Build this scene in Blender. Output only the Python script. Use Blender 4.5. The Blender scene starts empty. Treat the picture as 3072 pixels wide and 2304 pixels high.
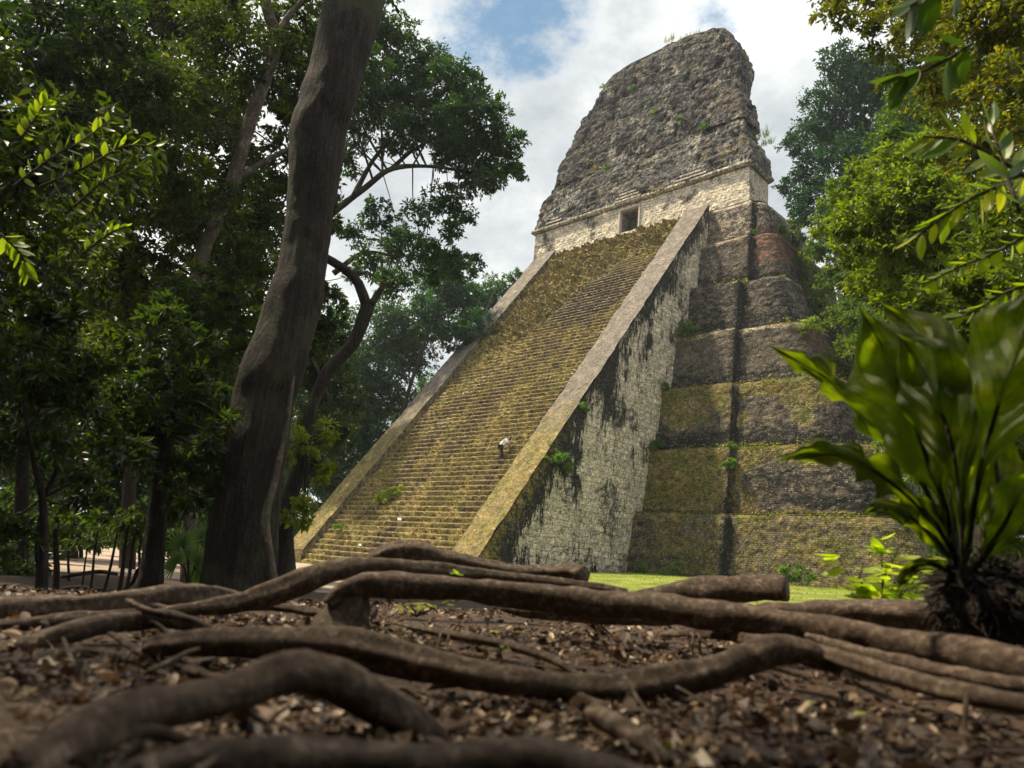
import bpy, math, random
import numpy as np
from mathutils import Vector, Matrix
rng = np.random.default_rng(7); random.seed(7)
SC = bpy.context.scene; COL = SC.collection
# ------------------------------------------------------------------ camera
CAM = np.array([40.729, -29.152, 0.6955]); YAW, PITCH, ROLL, FPX = 0.7832, 0.2458, 0.0926, 2253.4
_F = np.array([-math.sin(YAW)*math.cos(PITCH), math.cos(YAW)*math.cos(PITCH), math.sin(PITCH)])
_R0 = np.array([math.cos(YAW), math.sin(YAW), 0.0]); _U0 = np.cross(_R0, _F)
_R = _R0*math.cos(ROLL)+_U0*math.sin(ROLL); _U = -_R0*math.sin(ROLL)+_U0*math.cos(ROLL)
cd = bpy.data.cameras.new('camera'); cam = bpy.data.objects.new('camera', cd); COL.objects.link(cam)
cd.sensor_width = 36; cd.lens = FPX/3072*36; cd.clip_end = 3000; cd.clip_start = 0.05
cam.matrix_world = Matrix(((_R[0], _U[0], -_F[0], CAM[0]), (_R[1], _U[1], -_F[1], CAM[1]), (_R[2], _U[2], -_F[2], CAM[2]), (0, 0, 0, 1)))
cd.dof.use_dof = True; cd.dof.focus_distance = 48; cd.dof.aperture_fstop = 2.6
SC.camera = cam
def ray(px, py):
    v = _F+_R*(px-1536)/FPX-_U*(py-1152)/FPX
    return v
def at(px, py, hd):                      # point seen in that direction at horizontal distance hd
    v = ray(px, py); return CAM+v*(hd/math.hypot(v[0], v[1]))
def wr(rpx, P): return rpx*float((np.asarray(P)-CAM)@_F)/FPX
# ------------------------------------------------------------------ sky and sun
SUN_DIR = np.array([-0.58, -0.34, 1.0]); SUN_DIR /= np.linalg.norm(SUN_DIR)
SUN_ELEV = math.asin(SUN_DIR[2]); SUN_STRENGTH = 5.0
W = bpy.data.worlds.new('World'); SC.world = W; W.use_nodes = True
nt = W.node_tree; nt.nodes.clear()
def N(t, typ, **kw):
    n = t.nodes.new(typ)
    for k, v in kw.items():
        if hasattr(n, k): setattr(n, k, v)
        else: n.inputs[k].default_value = v
    return n
def L(t, a, b): t.links.new(a, b)
def math_(t, op, a, b=None, c=None, clamp=False):
    n = t.nodes.new('ShaderNodeMath'); n.operation = op; n.use_clamp = clamp
    for i, v in enumerate((a, b, c)):
        if v is None: continue
        if isinstance(v, (int, float)): n.inputs[i].default_value = v
        else: t.links.new(v, n.inputs[i])
    return n.outputs[0]
def mixc(t, f, a, b, blend='MIX'):
    n = t.nodes.new('ShaderNodeMix'); n.data_type = 'RGBA'; n.blend_type = blend
    for k, v in ((0, f), (6, a), (7, b)):
        if isinstance(v, (int, float)): n.inputs[k].default_value = v
        elif isinstance(v, tuple): n.inputs[k].default_value = v if len(v) == 4 else v+(1,)
        else: t.links.new(v, n.inputs[k])
    return n.outputs[2]
def ramp(t, f, stops):
    n = t.nodes.new('ShaderNodeValToRGB'); e = n.color_ramp.elements
    while len(e) < len(stops): e.new(0.5)
    for i, (p, c) in enumerate(stops):
        e[i].position = p; e[i].color = c if len(c) == 4 else tuple(c)+(1,)
    t.links.new(f, n.inputs[0]); return n.outputs[0]
sky = N(nt, 'ShaderNodeTexSky', sky_type='NISHITA'); sky.sun_disc = False
sky.sun_elevation = SUN_ELEV; sky.sun_rotation = math.atan2(SUN_DIR[0], SUN_DIR[1])
tc = N(nt, 'ShaderNodeTexCoord')
mp = N(nt, 'ShaderNodeMapping'); L(nt, tc.outputs['Generated'], mp.inputs[0]); mp.inputs['Scale'].default_value = (1, 1, 1.7)
n1 = N(nt, 'ShaderNodeTexNoise'); n1.inputs['Scale'].default_value = 2.3; n1.inputs['Detail'].default_value = 9; n1.inputs['Roughness'].default_value = .55; n1.inputs['Distortion'].default_value = .3
L(nt, mp.outputs[0], n1.inputs[0])
n2 = N(nt, 'ShaderNodeTexNoise'); n2.inputs['Scale'].default_value = 7; n2.inputs['Detail'].default_value = 10; n2.inputs['Roughness'].default_value = .66
L(nt, mp.outputs[0], n2.inputs[0])
cloud = ramp(nt, math_(nt, 'ADD', math_(nt, 'MULTIPLY', n1.outputs[0], .65), math_(nt, 'MULTIPLY', n2.outputs[0], .35)),
             [(.36, (4.0, 4.35, 4.6)), (.45, (5.6, 5.9, 6.0)), (.53, (7.8, 7.9, 7.7)), (.61, (11., 10.8, 10.3))])
_pd = ray(1560, 40); _pd = _pd/np.linalg.norm(_pd); _pd2 = ray(2080, -20); _pd2 /= np.linalg.norm(_pd2)
def dotmask(d, lo, hi):
    dp = N(nt, 'ShaderNodeVectorMath', operation='DOT_PRODUCT'); L(nt, tc.outputs['Generated'], dp.inputs[0]); dp.inputs[1].default_value = tuple(d)
    m = N(nt, 'ShaderNodeMapRange'); L(nt, dp.outputs['Value'], m.inputs[0]); m.inputs[1].default_value = lo; m.inputs[2].default_value = hi; return m.outputs[0]
hole = math_(nt, 'MAXIMUM', dotmask(_pd, .989, 1.0), math_(nt, 'MULTIPLY', dotmask(_pd2, .992, 1.0), .55))
hole = math_(nt, 'ADD', hole, math_(nt, 'MULTIPLY', math_(nt, 'SUBTRACT', n2.outputs[0], .5), 2.4))
hole = math_(nt, 'ADD', hole, math_(nt, 'MULTIPLY', math_(nt, 'SUBTRACT', n1.outputs[0], .5), 1.2))
hm = N(nt, 'ShaderNodeMapRange', interpolation_type='SMOOTHSTEP'); L(nt, hole, hm.inputs[0]); hm.inputs[1].default_value = .50; hm.inputs[2].default_value = 1.05
hm.inputs[4].default_value = .8
blue = mixc(nt, .8, sky.outputs[0], (.30, 1.9, 3.8))
bg = N(nt, 'ShaderNodeBackground'); bg.inputs[1].default_value = 0.1
L(nt, mixc(nt, hm.outputs[0], cloud, blue), bg.inputs[0])
wo = N(nt, 'ShaderNodeOutputWorld'); L(nt, bg.outputs[0], wo.inputs[0])
sd = bpy.data.lights.new('sun', 'SUN'); sd.energy = SUN_STRENGTH; sd.angle = math.radians(3); sd.color = (1, .85, .62)
so = bpy.data.objects.new('sun', sd); COL.objects.link(so)
so.rotation_euler = Vector(SUN_DIR).to_track_quat('Z', 'Y').to_euler()
SC.view_settings.view_transform = 'Standard'; SC.view_settings.look = 'None'; SC.view_settings.gamma = 1
SC.view_settings.exposure = 0.5
SC.cycles.max_bounces = 6; SC.cycles.transparent_max_bounces = 4; SC.cycles.diffuse_bounces = 3; SC.cycles.transmission_bounces = 4
# ------------------------------------------------------------------ numpy noise
def _hash(ix, iy, iz, s):
    h = (ix.astype(np.int64)*374761393+iy.astype(np.int64)*668265263+iz.astype(np.int64)*2147483647+s*974634777) & 0xFFFFFFFF
    h = ((h ^ (h >> 13))*1274126177) & 0xFFFFFFFF; h = ((h ^ (h >> 16))*2246822519) & 0xFFFFFFFF; h = h ^ (h >> 15)
    return (h & 0xFFFFFF)/float(0xFFFFFF)
def vnoise(P, s=0):
    P = np.asarray(P, float); i = np.floor(P); f = P-i; f = f*f*(3-2*f); r = 0
    for a in (0, 1):
        wa = f[..., 0] if a else 1-f[..., 0]
        for b in (0, 1):
            wb = f[..., 1] if b else 1-f[..., 1]
            for c in (0, 1):
                wc = f[..., 2] if c else 1-f[..., 2]
                r = r+wa*wb*wc*_hash(i[..., 0]+a, i[..., 1]+b, i[..., 2]+c, s)
    return r
def fbm(P, sc=1., oc=4, s=0, rough=.5):
    P = np.asarray(P, float)*sc; a = 1.; t = 0.; r = 0
    for k in range(oc):
        r = r+a*vnoise(P+k*17.3, s+k); t += a; a *= rough; P = P*2.03
    return r/t                                            # 0..1, mean .5
def cells(P, cs, s=0):            # one random value per block of size cs, rows offset like masonry
    P = np.asarray(P, float); k = np.floor(P[..., 2]/cs[2]+.35*(vnoise(P*.7, s+5)-.5)); o = (k % 2)*.5
    return _hash(np.floor(P[..., 0]/cs[0]+o+.3*vnoise(P*1.3, s+6)), np.floor(P[..., 1]/cs[1]+o), k, s)
def sstep(a, b, x): u = np.clip((x-a)/(b-a), 0, 1); return u*u*(3-2*u)
# ------------------------------------------------------------------ mesh builders
def tag(o, label=None, cat=None, group=None, kind=None):
    if label: o['label'] = label
    if cat: o['category'] = cat
    if group: o['group'] = group
    if kind: o['kind'] = kind
    return o
class MB:
    def __init__(s): s.v = []; s.q = []; s.c = []; s.uv = []; s.n = 0
    def add(s, V, Q, Cc=None, UV=None):
        V = np.asarray(V, float).reshape(-1, 3); Q = np.asarray(Q, int).reshape(-1, 4)
        s.v.append(V); s.q.append(Q+s.n); s.n += len(V)
        s.c.append(np.zeros((len(V), 4)) if Cc is None else np.broadcast_to(np.asarray(Cc, float), (len(V), 4)))
        s.uv.append(V[:, :2] if UV is None else np.asarray(UV, float).reshape(-1, 2)); return s
    def grid(s, P, Cc=None, UV=None, closed=False, flip=False):
        P = np.asarray(P, float); n, m = P.shape[:2]
        i = np.arange(n-1)[:, None]; j = np.arange(m if closed else m-1)[None, :]; j2 = (j+1) % m
        q = np.stack([i*m+j, i*m+j2, (i+1)*m+j2, (i+1)*m+j], -1).reshape(-1, 4)
        if flip: q = q[:, ::-1]
        return s.add(P.reshape(-1, 3), q, None if Cc is None else np.asarray(Cc).reshape(-1, 4), None if UV is None else UV)
    def build(s, name, mat, parent=None, smooth=False):
        V = np.concatenate(s.v); Q = np.concatenate(s.q); me = bpy.data.meshes.new(name)
        me.vertices.add(len(V)); me.vertices.foreach_set('co', V.astype(np.float32).ravel())
        me.loops.add(Q.size); me.loops.foreach_set('vertex_index', Q.astype(np.int32).ravel())
        me.polygons.add(len(Q)); me.polygons.foreach_set('loop_start', np.arange(0, Q.size, 4, dtype=np.int32))
        me.polygons.foreach_set('loop_total', np.full(len(Q), 4, np.int32))
        me.polygons.foreach_set('use_smooth', np.full(len(Q), smooth))
        a = me.attributes.new('Mask', 'FLOAT_COLOR', 'POINT'); a.data.foreach_set('color', np.concatenate(s.c).astype(np.float32).ravel())
        u = me.uv_layers.new(name='UVMap'); UV = np.concatenate(s.uv); u.data.foreach_set('uv', UV[Q.ravel()].astype(np.float32).ravel())
        me.update(calc_edges=True); me.materials.append(mat)
        o = bpy.data.objects.new(name, me); COL.objects.link(o)
        if parent is not None: o.parent = parent
        return o
def empty(name, loc=(0, 0, 0)):
    o = bpy.data.objects.new(name, None); COL.objects.link(o); o.location = tuple(float(v) for v in loc); o.empty_display_size = .3
    return o
def shift(b, off):
    off = np.asarray(off, float); b.v = [v-off for v in b.v]; return b
def catmull(P, R, step):
    P = np.asarray(P, float); R = np.asarray(R, float); out = []; ro = []
    Pe = np.vstack([2*P[0]-P[1], P, 2*P[-1]-P[-2]]); Re = np.concatenate([[R[0]], R, [R[-1]]])
    for i in range(1, len(Pe)-2):
        p0, p1, p2, p3 = Pe[i-1:i+3]; n = max(2, int(np.linalg.norm(p2-p1)/step))
        for t in np.arange(n)/n:
            out.append(.5*((2*p1)+(-p0+p2)*t+(2*p0-5*p1+4*p2-p3)*t*t+(-p0+3*p1-3*p2+p3)*t**3)); ro.append(Re[i]+(Re[i+1]-Re[i])*(t*t*(3-2*t)))
    out.append(P[-1]); ro.append(R[-1]); return np.array(out), np.array(ro)
def tube(b, P, R, sides=10, step=.2, amp=.1, fr=2., seed=0, blunt=False, flat=1., lobes=0, lob=None, col=None):
    P, R = catmull(P, R, step); T = np.gradient(P, axis=0); T /= np.linalg.norm(T, axis=1)[:, None]+1e-9
    ref = np.array([0, 0, 1.]) if abs(T[0][2]) < .8 else np.array([1., 0, 0]); A = []; a = np.cross(T[0], ref)
    for t in T:
        a = a-t*(a@t); a /= np.linalg.norm(a)+1e-9; A.append(a)
    A = np.array(A); B = np.cross(T, A); th = np.linspace(0, 2*math.pi, sides, endpoint=False)
    D = A[:, None]*np.cos(th)[None, :, None]+B[:, None]*np.sin(th)[None, :, None]*flat
    r = R[:, None]*np.ones(sides)[None]
    base = P[:, None]+D*r[..., None]
    if amp: r = r*(1+amp*2*(fbm(base, fr, 3, seed)-.5))
    if lobes: r = r*(1+lob(np.linspace(0, 1, len(P)))[:, None]*np.cos(lobes*th+seed)[None])
    V = P[:, None]+D*r[..., None]
    V = np.concatenate([P[:1, None]+(V[:1]-P[:1, None])*.02, V, (P[-1:, None]+(V[-1:]-P[-1:, None])*.02+(0 if blunt else T[-1]*R[-1]*.8))])
    ln = np.concatenate([[0], np.cumsum(np.linalg.norm(np.diff(P, axis=0), axis=1))]); ln = np.concatenate([[0], ln, [ln[-1]]])
    UV = np.stack(np.broadcast_arrays(np.linspace(0, 1, sides)[None]*2*math.pi*R.mean(), ln[:, None]), -1)
    b.grid(V, None if col is None else np.broadcast_to(np.array(col, float), V.shape[:2]+(4,)), UV, closed=True, flip=True); return P, R
# ------------------------------------------------------------------ materials
def newmat(name):
    m = bpy.data.materials.new(name); m.use_nodes = True; t = m.node_tree; p = t.nodes['Principled BSDF']; return m, t, p
def noise(t, vec, sc, det=4, rough=.55, dist=0):
    n = t.nodes.new('ShaderNodeTexNoise'); n.inputs['Scale'].default_value = sc; n.inputs['Detail'].default_value = det; n.inputs['Roughness'].default_value = rough; n.inputs['Distortion'].default_value = dist
    t.links.new(vec, n.inputs[0]); return n.outputs[0]
def mask(t, a, nz, k=.9, sharp=5):
    v = math_(t, 'ADD', a, math_(t, 'MULTIPLY', math_(t, 'SUBTRACT', nz, .5), k*2))
    return math_(t, 'ADD', math_(t, 'MULTIPLY', math_(t, 'SUBTRACT', v, .5), sharp), .5, clamp=True)
def scaled(t, vec, s):
    n = t.nodes.new('ShaderNodeMapping'); n.inputs['Scale'].default_value = s; t.links.new(vec, n.inputs[0]); return n.outputs[0]
def stone(name, dark, light, white, brick=None, brickf=.5, rubble=3., bump=.06, glint=.5, green=.4, streak=(5, 5, 1.1)):
    m, t, p = newmat(name); tc = t.nodes.new('ShaderNodeTexCoord'); O = tc.outputs['Object']
    at_ = t.nodes.new('ShaderNodeAttribute'); at_.attribute_name = 'Mask'
    sp = t.nodes.new('ShaderNodeSeparateColor'); t.links.new(at_.outputs['Color'], sp.inputs[0])
    nL = noise(t, O, 3.6, 5, .65); nG = noise(t, O, .7, 4, .6); nM = noise(t, O, 2.2, 5, .62); nF = noise(t, O, 9, 4, .65); nX = noise(t, O, 28, 2, .6)
    mixn = math_(t, 'ADD', math_(t, 'MULTIPLY', nM, .5), math_(t, 'MULTIPLY', nF, .5))
    c = ramp(t, mixn, [(.33, dark), (.5, tuple((a+b)*.45 for a, b in zip(dark, light))), (.66, light)])
    c = mixc(t, mask(t, sp.outputs[2], mixn, 1.1, 6), c, ramp(t, nF, [(.3, tuple(v*.5 for v in white)), (.55, white), (.75, tuple(v*1.25 for v in white))]))
    c = mixc(t, mask(t, at_.outputs['Alpha'], mixn, 1.5, 3), c, (.22, .12, .085))
    nS = noise(t, scaled(t, O, streak), 1, 4, .65)
    c = mixc(t, mask(t, sp.outputs[1], math_(t, 'ADD', math_(t, 'MULTIPLY', nS, .6), math_(t, 'MULTIPLY', nF, .4)), 1.7, 3.6), c, (.030, .030, .027))
    mossc = ramp(t, math_(t, 'ADD', math_(t, 'MULTIPLY', nL, .45), math_(t, 'MULTIPLY', nX, .55)), [(.30, (.038, .031, .010)), (.42, (.12, .092, .024)), (.51, (.225, .175, .055)), (.61, (.37, .30, .15)), (.72, (.56, .48, .30))])
    mossc = mixc(t, math_(t, 'MULTIPLY', ramp(t, nG, [(.44 if green > .5 else .48, (0, 0, 0)), (.64, (1, 1, 1))]), green), mossc, mixc(t, 1., mossc, (.50, .80, .35), 'MULTIPLY'))
    c = mixc(t, mask(t, sp.outputs[0], mixn, 1.3, 4.2), c, mossc)
    c = mixc(t, .55, c, ramp(t, noise(t, O, 1.3, 6, .7), [(.36, (.45, .45, .47)), (.5, (1, 1, 1)), (.64, (1.5, 1.42, 1.3))]), 'MULTIPLY')
    # small pale stones, their glint put into the colour
    vo = t.nodes.new('ShaderNodeTexVoronoi'); vo.inputs['Scale'].default_value = 8; t.links.new(scaled(t, O, (1, 1, 2.3)), vo.inputs[0])
    vs = t.nodes.new('ShaderNodeSeparateColor'); t.links.new(vo.outputs['Color'], vs.inputs[0])
    gl = math_(t, 'MULTIPLY', ramp(t, vs.outputs[0], [(.72, (0, 0, 0)), (1, (1, 1, 1))]), math_(t, 'LESS_THAN', math_(t, 'ADD', vo.outputs['Distance'], math_(t, 'MULTIPLY', nF, .5)), .62))
    c = mixc(t, math_(t, 'MULTIPLY', gl, glint), c, tuple(min(.8, v*1.1) for v in white))
    dk = math_(t, 'MULTIPLY', math_(t, 'LESS_THAN', vs.outputs[1], .2), .55)
    c = mixc(t, dk, c, tuple(v*.35 for v in dark))
    h = math_(t, 'ADD', math_(t, 'MULTIPLY', nF, .5), math_(t, 'MULTIPLY', nM, .8))
    v2 = t.nodes.new('ShaderNodeTexVoronoi'); v2.inputs['Scale'].default_value = rubble; t.links.new(O, v2.inputs[0])
    h = math_(t, 'SUBTRACT', h, math_(t, 'MULTIPLY', v2.outputs['Distance'], .9))
    if brick:
        wn = t.nodes.new('ShaderNodeTexNoise'); wn.inputs['Scale'].default_value = 1.6; wn.inputs['Detail'].default_value = 3
        uvn = tc.outputs['UV']; t.links.new(uvn, wn.inputs[0])
        wv = t.nodes.new('ShaderNodeVectorMath'); wv.operation = 'MULTIPLY_ADD'; t.links.new(wn.outputs['Color'], wv.inputs[0]); wv.inputs[1].default_value = (brick[0]*.6, brick[1]*1.0, 0); t.links.new(uvn, wv.inputs[2])
        bt = t.nodes.new('ShaderNodeTexBrick'); t.links.new(wv.outputs[0], bt.inputs[0]); bt.inputs['Scale'].default_value = 1; bt.inputs['Brick Width'].default_value = brick[0]; bt.inputs['Row Height'].default_value = brick[1]
        bt.inputs['Mortar Size'].default_value = brick[2]; bt.inputs['Mortar Smooth'].default_value = .4; bt.inputs['Color1'].default_value = (.72, .72, .72, 1); bt.inputs['Color2'].default_value = (1.2, 1.17, 1.1, 1); bt.inputs['Mortar'].default_value = (.25, .23, .2, 1)
        c = mixc(t, brickf, c, bt.outputs['Color'], 'MULTIPLY')
        h = math_(t, 'SUBTRACT', h, math_(t, 'MULTIPLY', bt.outputs['Fac'], .8))
    bp = t.nodes.new('ShaderNodeBump'); bp.inputs['Distance'].default_value = bump; bp.inputs['Strength'].default_value = 1; t.links.new(h, bp.inputs['Height'])
    t.links.new(c, p.inputs['Base Color']); t.links.new(bp.outputs[0], p.inputs['Normal']); p.inputs['Roughness'].default_value = .92; p.inputs['Specular IOR Level'].default_value = .2
    return m
GREYD = (.05, .047, .043); GREYL = (.30, .28, .245); WHT = (.62, .56, .44)
M_stair = stone('mossy_step_stone', (.06, .045, .02), (.26, .20, .11), (.66, .56, .38), None, .35, 2.6, .07, .35)
M_baltop = stone('balustrade_stone', (.10, .09, .075), (.34, .30, .25), (.5, .45, .38), None, .5, 5., .04, .3)
M_side = stone('limestone_block_wall', (.07, .066, .06), (.29, .265, .23), (.78, .70, .55), (.58, .40, .03), .36, 2.1, .13, .3)
M_terr = stone('coursed_terrace_stone', (.050, .043, .036), (.265, .230, .185), (.64, .56, .43), (.30, .125, .016), .38, 2.8, .10, .6, .8, (1.6, 1.6, 2.6))
M_wall = stone('pale_temple_masonry', (.14, .13, .11), (.50, .46, .38), (.80, .73, .58), (.7, .3, .025), .5, 2.4, .07, .2)
M_comb = stone('weathered_rubble', (.040, .039, .038), (.245, .238, .225), (.62, .59, .52), (.42, .2, .03), .25, 3.0, .16, .7)
def simple(name, col, rough=.7, bumpsc=0, bumpd=.01, var=.3):
    m, t, p = newmat(name); tc = t.nodes.new('ShaderNodeTexCoord'); n = noise(t, tc.outputs['Object'], bumpsc or 8, 4)
    L(t, ramp(t, n, [(.3, tuple(v*(1-var) for v in col)), (.7, tuple(v*(1+var) for v in col))]), p.inputs['Base Color']); p.inputs['Roughness'].default_value = rough
    if bumpsc:
        b = t.nodes.new('ShaderNodeBump'); b.inputs['Distance'].default_value = bumpd; L(t, n, b.inputs['Height']); L(t, b.outputs[0], p.inputs['Normal'])
    return m
def leafmat(name, trans=.45, gloss=.5, rough=.42, tint=(2.6, 2.9, .7)):
    m, t, p = newmat(name); a = t.nodes.new('ShaderNodeAttribute'); a.attribute_name = 'Leaf'
    L(t, a.outputs['Color'], p.inputs['Base Color']); p.inputs['Roughness'].default_value = rough; p.inputs['Specular IOR Level'].default_value = gloss
    tr = t.nodes.new('ShaderNodeBsdfTranslucent')
    L(t, mixc(t, 1.0, a.outputs['Color'], tint, 'MULTIPLY'), tr.inputs[0])
    mx = t.nodes.new('ShaderNodeMixShader'); mx.inputs[0].default_value = trans; L(t, p.outputs[0], mx.inputs[1]); L(t, tr.outputs[0], mx.inputs[2])
    L(t, mx.outputs[0], t.nodes['Material Output'].inputs[0]); return m
M_leaf = leafmat('tree_leaf'); M_leafn = leafmat('near_leaf', .5, .5, .4)
def bark(name, a, b, c, sc=6, bd=.03, stretch=(1, 1, .18), lich=.55):
    m, t, p = newmat(name); tc = t.nodes.new('ShaderNodeTexCoord'); O = tc.outputs['Object']
    n1 = noise(t, scaled(t, O, tuple(v*sc for v in stretch)), 1, 6, .65, .4); n2 = noise(t, O, 1.1, 5, .6); n3 = noise(t, O, 22, 3)
    col = ramp(t, math_(t, 'ADD', math_(t, 'MULTIPLY', n1, .7), math_(t, 'MULTIPLY', n3, .3)), [(.35, a), (.52, b), (.68, c)])
    col = mixc(t, math_(t, 'MULTIPLY', ramp(t, n2, [(.5, (0, 0, 0)), (.62, (1, 1, 1))]), lich), col, (.07, .08, .04))
    L(t, col, p.inputs['Base Color']); p.inputs['Roughness'].default_value = .85; p.inputs['Specular IOR Level'].default_value = .3
    bp = t.nodes.new('ShaderNodeBump'); bp.inputs['Distance'].default_value = bd; bp.inputs['Strength'].default_value = 1
    L(t, math_(t, 'ADD', n1, math_(t, 'MULTIPLY', n3, .25)), bp.inputs['Height']); L(t, bp.outputs[0], p.inputs['Normal']); return m
M_bark = bark('furrowed_bark', (.012, .008, .006), (.024, .018, .014), (.062, .047, .037), 17, .07, (1, 1, .13))
M_barkp = bark('pale_bark', (.025, .02, .015), (.085, .066, .05), (.22, .18, .14), 7, .03, (1, 1, .6))
M_root = bark('root_bark', (.028, .017, .010), (.075, .051, .035), (.22, .165, .12), 40, .006, (1, 1, 1), .12)
# ------------------------------------------------------------------ ground
GS = [(0, 2304, 1.0), (1536, 2304, 1.30), (3072, 2304, 1.5), (0, 2050, 1.75), (700, 2080, 1.9), (1250, 2060, 2.1), (2200, 2080, 2.2), (3072, 2150, 2.3), (0, 1860, 3.2),
      (700, 1850, 3.6), (1300, 1860, 3.5), (1944, 1905, 3.3), (2600, 1960, 3.0), (3072, 2010, 2.9), (300, 1770, 7.5), (850, 1760, 9), (3000, 1900, 4.5), (2500, 1850, 5.5)]
GP = np.array([at(*g) for g in GS])
def gz(x, y):
    x = np.asarray(x, float); y = np.asarray(y, float)
    far = 1.35*sstep(-8, 13, y)*sstep(8.5, 12, x)+.22*(fbm(np.stack([x, y, x*0], -1), .13, 3, 5)-.5)
    far = far+.25*sstep(30, 40, x)*(1-sstep(-10, 5, y))+sstep(60, 240, np.hypot(x, y-20))*6
    d2 = (x[..., None]-GP[:, 0])**2+(y[..., None]-GP[:, 1])**2; w = 1/(d2+.12)**2
    near = (w*GP[:, 2]).sum(-1)/w.sum(-1)-.035+.05*(fbm(np.stack([x, y, x*0], -1), 2.3, 4, 9)-.5)
    dc = np.hypot(x-CAM[0], y-CAM[1]); k = 1-sstep(4.2, 9.5, dc)
    back = sstep(.2, .9, ((x-CAM[0])*_F[0]+(y-CAM[1])*_F[1])/(dc+.01)+.6)
    near = near*back+.30*(1-back)
    return far*(1-k)+near*k
gm, t, p = newmat('forest_floor'); tc = t.nodes.new('ShaderNodeTexCoord'); O = tc.outputs['Object']
nA = noise(t, O, 18, 6, .7); nB = noise(t, O, .35, 4); nC = noise(t, O, 90, 3)
c = ramp(t, math_(t, 'ADD', math_(t, 'MULTIPLY', nA, .6), math_(t, 'MULTIPLY', nC, .4)), [(.36, (.010, .005, .003)), (.5, (.040, .022, .012)), (.64, (.12, .072, .040))])
g2 = t.nodes.new('ShaderNodeAttribute'); g2.attribute_name = 'Mask'; gs = t.nodes.new('ShaderNodeSeparateColor'); L(t, g2.outputs['Color'], gs.inputs[0])
c = mixc(t, mask(t, gs.outputs[0], nB, .6, 4), c, ramp(t, nA, [(.35, (.30, .22, .17)), (.65, (.50, .40, .32))]))
bp = t.nodes.new('ShaderNodeBump'); bp.inputs['Distance'].default_value = .02; L(t, nA, bp.inputs['Height']); L(t, bp.outputs[0], p.inputs['Normal'])
L(t, c, p.inputs['Base Color']); p.inputs['Roughness'].default_value = .95
def sheet(ax):
    X, Y = np.meshgrid(*ax, indexing='ij'); return X, Y
def axis(c, near, step, far, n):
    a = np.arange(-near, near+1e-6, step); o = near+(far-near)*(np.linspace(0, 1, n+1)[1:]**2.2)
    return c+np.concatenate([-o[::-1], a, o])
X, Y = sheet((axis(CAM[0]-2, 6, .07, 700, 70), axis(CAM[1]+2, 6, .07, 700, 70)))
Z = gz(X, Y); mk = np.zeros(X.shape+(4,)); dcl = np.hypot(X-8, Y+14); mk[..., 0] = 1.1*(1-sstep(14, 26, dcl))
b = MB(); b.grid(np.stack([X, Y, Z], -1), mk, np.stack([X, Y], -1).reshape(-1, 2)); g = b.build('ground', gm, smooth=True); tag(g, kind='structure')
lm, t, p = newmat('lawn_grass'); tc = t.nodes.new('ShaderNodeTexCoord'); O = tc.outputs['Object']
L(t, ramp(t, math_(t, 'ADD', math_(t, 'MULTIPLY', noise(t, O, .8, 4), .5), math_(t, 'MULTIPLY', noise(t, O, 30, 4, .7), .5)), [(.38, (.09, .12, .012)), (.5, (.20, .25, .025)), (.63, (.36, .38, .06))]), p.inputs['Base Color'])
bp = t.nodes.new('ShaderNodeBump'); bp.inputs['Distance'].default_value = .05; L(t, noise(t, O, 25, 4, .7), bp.inputs['Height']); L(t, bp.outputs[0], p.inputs['Normal']); p.inputs['Roughness'].default_value = .9
X, Y = sheet((np.linspace(10.2, 48, 150), np.linspace(-13, 15.5, 120))); X = X+(Y+13)*.0
w = fbm(np.stack([X, Y, X*0], -1), .3, 3, 3); keep = 1
b = MB(); b.grid(np.stack([X, Y, gz(X, Y)+.02-.2*(1-sstep(-12, -8, Y+4*(w-.5)))], -1), None, np.stack([X, Y], -1).reshape(-1, 2)); g = b.build('lawn', lm, smooth=True); tag(g, kind='structure')
# grass blades over the nearer half of the lawn and along the wall foot
def leafattr(me, cols):
    a = me.attributes.new('Leaf', 'FLOAT_COLOR', 'FACE'); a.data.foreach_set('color', np.asarray(cols, np.float32).ravel())
def quadmesh(name, V, cols, mat, parent=None, smooth=False):       # V (n,4,3), one colour per quad
    n = len(V); me = bpy.data.meshes.new(name); me.vertices.add(n*4); me.vertices.foreach_set('co', V.astype(np.float32).ravel())
    me.loops.add(n*4); me.loops.foreach_set('vertex_index', np.arange(n*4, dtype=np.int32)); me.polygons.add(n)
    me.polygons.foreach_set('loop_start', np.arange(0, n*4, 4, dtype=np.int32)); me.polygons.foreach_set('loop_total', np.full(n, 4, np.int32))
    me.polygons.foreach_set('use_smooth', np.full(n, smooth))
    me.update(calc_edges=True); leafattr(me, np.concatenate([cols, np.ones((n, 1))], 1)); me.materials.append(mat)
    o = bpy.data.objects.new(name, me); COL.objects.link(o)
    if parent is not None: o.parent = parent
    return o
def unit(v): return v/(np.linalg.norm(v, axis=-1, keepdims=True)+1e-9)
def leaves(C, n_dir, Lf, Wf, fold=.25, droop=.0, r=rng):
    """rhombic leaves: base, side, tip, side; n_dir = pointing direction; returns (n,4,3)"""
    n = len(C); d = unit(n_dir); rd = unit(r.normal(size=(n, 3))+np.array([0, 0, 1.3])); s = unit(np.cross(d, rd)); up = np.cross(s, d)
    Lf = np.broadcast_to(Lf, n)[:, None]; Wf = np.broadcast_to(Wf, n)[:, None]
    mid = C+d*Lf*.45
    return np.stack([C, mid+s*Wf*.5+up*Wf*fold, C+d*Lf-up*Lf*droop, mid-s*Wf*.5+up*Wf*fold], 1)
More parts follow.
